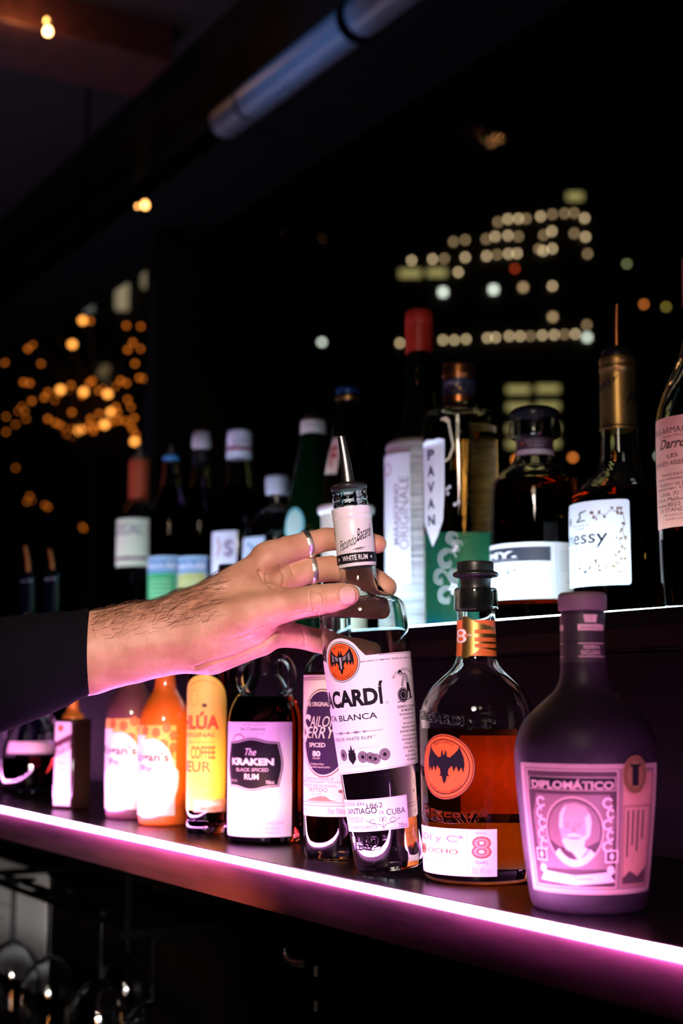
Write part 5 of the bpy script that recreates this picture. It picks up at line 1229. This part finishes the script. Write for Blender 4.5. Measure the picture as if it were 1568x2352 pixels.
# palm
add_cone(FIELD, (440, 1418, 12), (612, 1288, 30), 60, 31, 34)
add_cone(FIELD, (440, 1440, 25), (650, 1330, 50), 56, 32, 30)
add_cone(FIELD, (440, 1455, 25), (655, 1400, 52), 56, 31, 26)
add_cone(FIELD, (440, 1470, 15), (635, 1452, 28), 58, 31, 26)
add_cone(FIELD, (485, 1484, -4), (592, 1462, -2), 64, 46, 34)
add_cone(FIELD, (470, 1440, -26), (575, 1412, -46), 54, 46, 34)
add_cone(FIELD, (575, 1412, -46), (640, 1393, -52), 46, 38, 22)
add_cone(FIELD, (560, 1350, 0), (640, 1372, -34), 34, 26, 24)
# knuckles
add_cone(FIELD, (606, 1276, 36), (622, 1270, 36), 29, 29, 16)
# fingers: index, middle, ring, little, thumb
chain(FIELD, [(618, 1282, 30, 33), (660, 1262, 42, 31), (700, 1252, 54, 29.5), (748, 1239, 68, 27), (782, 1238, 74, 25.5), (820, 1241, 74, 25.5), (846, 1246, 64, 24.5), (866, 1250, 50, 22)], 12)
chain(FIELD, [(650, 1330, 50, 32), (705, 1311, 66, 30.5), (760, 1306, 80, 29.5), (800, 1311, 82, 28), (838, 1322, 80, 28.5), (868, 1338, 70, 27), (886, 1349, 60, 25)], 9)
chain(FIELD, [(655, 1400, 52, 31), (705, 1391, 84, 29), (760, 1388, 116, 28), (815, 1392, 130, 27), (850, 1396, 126, 26), (880, 1400, 112, 22)], 9)
chain(FIELD, [(630, 1454, 26, 33), (684, 1461, 48, 28), (722, 1470, 74, 27.5), (752, 1478, 96, 27), (792, 1488, 122, 26), (826, 1492, 132, 25), (856, 1495, 126, 21)], 9)
chain(FIELD, [(636, 1394, -52, 38.5), (668, 1388, -58, 36.5), (706, 1381, -76, 35), (726, 1378, -85, 35.5), (756, 1374, -93, 33.5), (782, 1369, -97, 30.5), (800, 1366, -98, 26)], 12)

def surface_nets(F):
    nx, ny, nz = F.shape
    ins = F < 0
    c = np.zeros((nx - 1, ny - 1, nz - 1), np.int8)
    for i in (0, 1):
        for j in (0, 1):
            for k in (0, 1): c += ins[i:nx - 1 + i, j:ny - 1 + j, k:nz - 1 + k]
    act = np.argwhere((c > 0) & (c < 8))
    idx = -np.ones(c.shape, np.int64); idx[act[:, 0], act[:, 1], act[:, 2]] = np.arange(len(act))
    acc = np.zeros((len(act), 3)); cnt = np.zeros(len(act))
    cor = [(i, j, k) for i in (0, 1) for j in (0, 1) for k in (0, 1)]
    for a in range(8):
        for b in range(a + 1, 8):
            if sum(abs(cor[a][q] - cor[b][q]) for q in range(3)) != 1: continue
            A = act + cor[a]; B = act + cor[b]
            fa = F[A[:, 0], A[:, 1], A[:, 2]]; fb = F[B[:, 0], B[:, 1], B[:, 2]]
            m = (fa < 0) != (fb < 0)
            t = (fa[m] / (fa[m] - fb[m]))[:, None]
            acc[m] += A[m] + t * (B[m] - A[m]); cnt[m] += 1
    V = acc / cnt[:, None]
    Q = []
    for ax in range(3):
        d = [0, 0, 0]; d[ax] = 1
        lo = F[:nx - d[0], :ny - d[1], :nz - d[2]] < 0; hi = F[d[0]:, d[1]:, d[2]:] < 0
        e = np.argwhere(lo != hi)
        u, v = (ax + 1) % 3, (ax + 2) % 3
        e = e[(e[:, u] > 0) & (e[:, v] > 0)]
        ok = np.ones(len(e), bool); q = []
        for du, dv in ((0, 0), (-1, 0), (-1, -1), (0, -1)):
            g = e.copy(); g[:, u] += du; g[:, v] += dv
            inb = (g[:, 0] < nx - 1) & (g[:, 1] < ny - 1) & (g[:, 2] < nz - 1)
            ok &= inb; g = np.minimum(g, np.array([nx - 2, ny - 2, nz - 2])); q.append(idx[g[:, 0], g[:, 1], g[:, 2]])
        q = np.stack(q, 1); fl = lo[e[:, 0], e[:, 1], e[:, 2]]
        q[~fl] = q[~fl][:, ::-1]
        ok &= (q >= 0).all(1); Q.append(q[ok])
    return V, np.concatenate(Q)
V, Q = surface_nets(FIELD)
V = V * RES + np.array([gx[0], gy[0], gz[0]])
# gradient gives the outward direction
def grad_at(V):
    I = [np.clip(((V[:, i] - g[0]) / RES).round().astype(int), 1, n - 2) for i, (g, n) in enumerate(zip((gx, gy, gz), FIELD.shape))]
    G = np.stack([FIELD[I[0] + 1, I[1], I[2]] - FIELD[I[0] - 1, I[1], I[2]], FIELD[I[0], I[1] + 1, I[2]] - FIELD[I[0], I[1] - 1, I[2]], FIELD[I[0], I[1], I[2] + 1] - FIELD[I[0], I[1], I[2] - 1]], 1)
    return G / (np.linalg.norm(G, axis=1, keepdims=True) + 1e-9)
def relax(V, n):
    E = np.concatenate([Q[:, [0, 1]], Q[:, [1, 2]], Q[:, [2, 3]], Q[:, [3, 0]]]); E = np.concatenate([E, E[:, ::-1]])
    deg = np.bincount(E[:, 0], minlength=len(V))[:, None]
    for _ in range(n):
        S_ = np.zeros_like(V)
        for i in range(3): S_[:, i] = np.bincount(E[:, 0], weights=V[E[:, 1], i], minlength=len(V))
        V = V * .5 + .5 * S_ / deg
    return V
V = relax(V, 3)
N = grad_at(V)
def seg_dist(px, py, pts):
    best = np.full(len(px), 1e9)
    for (x0, y0), (x1, y1) in zip(pts, pts[1:]):
        dx, dy = x1 - x0, y1 - y0; t = np.clip(((px - x0) * dx + (py - y0) * dy) / (dx * dx + dy * dy), 0, 1)
        best = np.minimum(best, np.hypot(px - x0 - t * dx, py - y0 - t * dy))
    return best
front = N[:, 2] < 0.25
CREASES = [([(713, 1352), (709, 1366), (711, 1384), (716, 1404)], 1.9, 1.5), ([(724, 1352), (732, 1362), (740, 1378), (736, 1398), (730, 1412)], 1.9, 1.5), ([(736, 1350), (746, 1366), (747, 1384), (741, 1402)], 1.7, 1.2), ([(718, 1356), (728, 1360), (738, 1358)], 1.5, 1.0), ([(714, 1372), (722, 1378), (734, 1374)], 1.5, .9),
           ([(596, 1312), (606, 1330), (622, 1346), (644, 1352)], 4.0, 4.5), ([(610, 1320), (616, 1336), (628, 1344)], 2.5, 2.0), ([(446, 1534), (490, 1520), (546, 1506), (604, 1480), (640, 1448)], 4.0, 3.2), ([(480, 1540), (540, 1518), (600, 1492)], 2.6, 1.6),
           ([(436, 1528), (452, 1538)], 2.2, .8), ([(520, 1472), (560, 1458), (610, 1440)], 3.0, 1.2), ([(640, 1300), (652, 1322), (650, 1345)], 3.0, 2.0), ([(664, 1296), (672, 1318)], 2.5, 1.2), ([(640, 1420), (668, 1410), (690, 1404)], 3.0, 1.0),
           ([(690, 1440), (700, 1464), (700, 1486)], 2.0, 1.0)]
off = np.zeros(len(V))
for pts, wd, dp_ in CREASES: off -= np.where(front, 1.6 * dp_ * np.exp(-(seg_dist(V[:, 0], V[:, 1], pts) / wd) ** 2), 0)
# tendons and bones under the skin of wrist and thumb base
for pts, wd, hp in (([(380, 1418), (470, 1402), (560, 1382), (640, 1368)], 11, 2.6), ([(430, 1385), (500, 1350), (580, 1306)], 9, 2.0), ([(300, 1490), (400, 1478), (460, 1468)], 14, 1.6)):
    off += np.where(front, hp * np.exp(-(seg_dist(V[:, 0], V[:, 1], pts) / wd) ** 2), 0)
# thumb nail: super-ellipse on the front of the tip
ca, sa = math.cos(math.radians(-6)), math.sin(math.radians(-6))
nx_ = ((V[:, 0] - 798) * ca + (V[:, 1] - 1367) * sa) / 20.5; ny_ = (-(V[:, 0] - 798) * sa + (V[:, 1] - 1367) * ca) / 22.5
q_ = (np.abs(nx_) ** 2.6 + np.abs(ny_) ** 2.6) ** (1 / 2.6)
nailz = front & (V[:, 2] < -98)
off += np.where(nailz, -2.6 * np.exp(-((q_ - 1.04) / .11) ** 2) + 1.0 * (q_ < .97), 0)
V = V + N * off[:, None]
nail_v = nailz & (q_ < 1.0)
r0 = np.array(FWD + R2 * 0); 
W3 = np.array([hand_world(*p) for p in V])
# skin
SK = mat('skin', (0.62, 0.34, 0.25), 0.46, spec=.4, sss=.22)
nt = SK.node_tree; b_ = nt.nodes['Principled BSDF']
tc = nt.nodes.new('ShaderNodeTexCoord'); n1 = nt.nodes.new('ShaderNodeTexNoise'); n1.inputs['Scale'].default_value = 45; n1.inputs['Detail'].default_value = 5
n2 = nt.nodes.new('ShaderNodeTexVoronoi'); n2.inputs['Scale'].default_value = 900
cr = nt.nodes.new('ShaderNodeValToRGB'); cr.color_ramp.elements[0].position = .3; cr.color_ramp.elements[0].color = (.50, .225, .145, 1); cr.color_ramp.elements[1].position = .7; cr.color_ramp.elements[1].color = (.66, .36, .255, 1)
bp = nt.nodes.new('ShaderNodeBump'); bp.inputs['Strength'].default_value = .22; bp.inputs['Distance'].default_value = .0006
nt.links.new(tc.outputs['Object'], n1.inputs['Vector']); nt.links.new(tc.outputs['Object'], n2.inputs['Vector']); nt.links.new(n1.outputs['Fac'], cr.inputs[0]); nt.links.new(cr.outputs[0], b_.inputs['Base Color']); nt.links.new(n2.outputs['Distance'], bp.inputs['Height']); nt.links.new(bp.outputs[0], b_.inputs['Normal'])
NAIL = mat('nail', (.70, .42, .36), .28, spec=.5)
me = bpy.data.meshes.new('person')
me.vertices.add(len(W3)); me.vertices.foreach_set('co', W3.ravel())
me.loops.add(Q.size); me.loops.foreach_set('vertex_index', Q.ravel().astype(np.int32))
me.polygons.add(len(Q)); me.polygons.foreach_set('loop_start', np.arange(0, Q.size, 4, dtype=np.int32)); me.polygons.foreach_set('loop_total', np.full(len(Q), 4, np.int32))
me.materials.append(SK); me.materials.append(NAIL)
me.polygons.foreach_set('material_index', nail_v[Q].all(1).astype(np.int32)); me.polygons.foreach_set('use_smooth', np.ones(len(Q), bool))
me.update(calc_edges=True); me.validate()
t = bmesh.new(); t.from_mesh(me); bmesh.ops.recalc_face_normals(t, faces=t.faces); t.to_mesh(me); t.free()
person = bpy.data.objects.new('person', me); COL.objects.link(person)
tag(person, 'left arm in a dark sleeve with two silver rings, hand closed round a bottle neck', 'person')
# arm hair: fine strands rooted in the skin
bmh = bmesh.new(); rnd = random.Random(11)
cand = np.where((V[:, 0] > 205) & (V[:, 0] < 500) & (V[:, 2] < 60) & (V[:, 1] < 1478 - (V[:, 0] - 200) * .16))[0]
for i in rnd.sample(list(cand), min(1300, len(cand))):
    p = V[i]; n = N[i]
    dens = 1.0 - (p[1] - 1370) / 130.0
    if rnd.random() > max(.12, dens) * (1 if p[0] < 420 else .6): continue
    L_ = rnd.uniform(20, 46); ang = rnd.gauss(.35, .6)
    tdir = np.array([math.cos(ang), -abs(math.sin(ang)) * .8, rnd.uniform(-.3, .1)]); tdir -= n * tdir.dot(n)
    pts = []
    for k in range(5):
        f = k / 4; q = p + tdir * L_ * f + n * (L_ * .34 * f * (1.3 - f)) + np.array([0, rnd.uniform(-1, 1), 0]) * f * 4
        pts.append(hand_world(*q))
    bm_tube(bmh, pts, [.00011, .0001, .00009, .00007, .00002], 3, 0, False)
hair = link_mesh('arm_hair', bmh, mat('dark_hair', (.09, .04, .028), .4, vary=.2), person, True); tag(hair, kind='stuff')
# rings
def finger_ring(cen, axis, r, wd, fz=1.0):
    cen = Vector(cen); axis = Vector(axis).normalized()
    u = Vector((0, 1, 0)); u = (u - axis * u.dot(axis)).normalized(); v = axis.cross(u)
    bm = bmesh.new(); seg = 56; prof = [(-wd / 2, 0), (-wd / 2, 2.2), (-wd * .3, 3.2), (wd * .3, 3.2), (wd / 2, 2.2), (wd / 2, 0)]
    rg = []
    for i in range(seg):
        a = 2 * PI * i / seg; c, s = math.cos(a), math.sin(a)
        hm = .35 * math.sin(a * 11) + .25 * math.sin(a * 23)
        rg.append([bm.verts.new(hand_world(*(cen + axis * x + (u * c + v * s) * (r + h + (hm if h > 1 else 0))))) for x, h in prof])
    for i in range(seg):
        A, B = rg[i], rg[(i + 1) % seg]
        for k in range(len(prof)): bm.faces.new((A[k], A[(k + 1) % len(prof)], B[(k + 1) % len(prof)], B[k]))
    return link_mesh('ring', bm, SILVER, person)
r1 = finger_ring((706, 1250, 55.5), (48, -12, 14), 29.6, 13); r1['label'] = 'hammered silver ring on the index finger'
r2 = finger_ring((717, 1309.5, 69), (55, -5, 14), 30.4, 12); r2['label'] = 'plain silver ring on the middle finger'
# sleeve
KNIT = mat('navy_black_knit', (.004, .004, .007), .95, spec=.08)
nt = KNIT.node_tree; b_ = nt.nodes['Principled BSDF']; tc = nt.nodes.new('ShaderNodeTexCoord'); wv = nt.nodes.new('ShaderNodeTexNoise'); wv.inputs['Scale'].default_value = 900; bp = nt.nodes.new('ShaderNodeBump'); bp.inputs['Strength'].default_value = .6; bp.inputs['Distance'].default_value = .0008
nt.links.new(tc.outputs['Object'], wv.inputs['Vector']); nt.links.new(wv.outputs['Fac'], bp.inputs['Height']); nt.links.new(bp.outputs[0], b_.inputs['Normal']); pass
bm = bmesh.new(); seg = 72; rg = []
prof = [(199, 1501, 93, 0), (203, 1500, 97, 0), (202, 1500, 101, 1), (190, 1503, 103, 1), (172, 1508, 103, 1), (160, 1511, 108, .2), (120, 1520, 117, .5), (70, 1534, 125, 1), (10, 1549, 133, .4), (-60, 1564, 138, 1), (-140, 1580, 143, .3), (-230, 1592, 147, .6), (-330, 1602, 150, .4)]
for x, y, r, wob in prof:
    ring_l = []
    for i in range(seg):
        a = 2 * PI * i / seg
        w_ = wob * (2.2 * math.sin(3 * a + x * .03) + 1.4 * math.sin(5 * a - x * .05)) + (.5 * math.sin(a * 36) if 165 < x < 204 else 0)
        rr = r + w_
        ring_l.append(bm.verts.new(hand_world(x - 16 * 0 + (y - 1501) * 0 + .10 * rr * math.sin(a) * 0 - (3 * math.cos(2 * a) if x > 150 else 0), y + rr * math.sin(a), 2 + (15 if x < 0 else 0) + rr * .80 * math.cos(a))))
    rg.append(ring_l)
for A, B in zip(rg, rg[1:]):
    for i in range(seg): bm.faces.new((A[i], A[(i + 1) % seg], B[(i + 1) % seg], B[i]))
arm_path = [(-225, 1591, 146), (-310, 1602, 150), (-430, 1622, 152), (-560, 1632, 158), (-670, 1606, 166), (-752, 1530, 166), (-806, 1400, 164), (-846, 1220, 170), (-876, 1000, 182), (-890, 850, 190)]
bm_tube(bm, [hand_world(x, y, 16) for x, y, r in arm_path], [r * HS * .92 for x, y, r in arm_path], 48)
sv = link_mesh('sleeve', bm, KNIT, person); sv.data.materials[0] = KNIT
sub = sv.modifiers.new('smooth', 'SUBSURF'); sub.levels = 1; sub.render_levels = 1
so = sv.modifiers.new('cloth', 'SOLIDIFY'); so.thickness = .0016; so.offset = -1
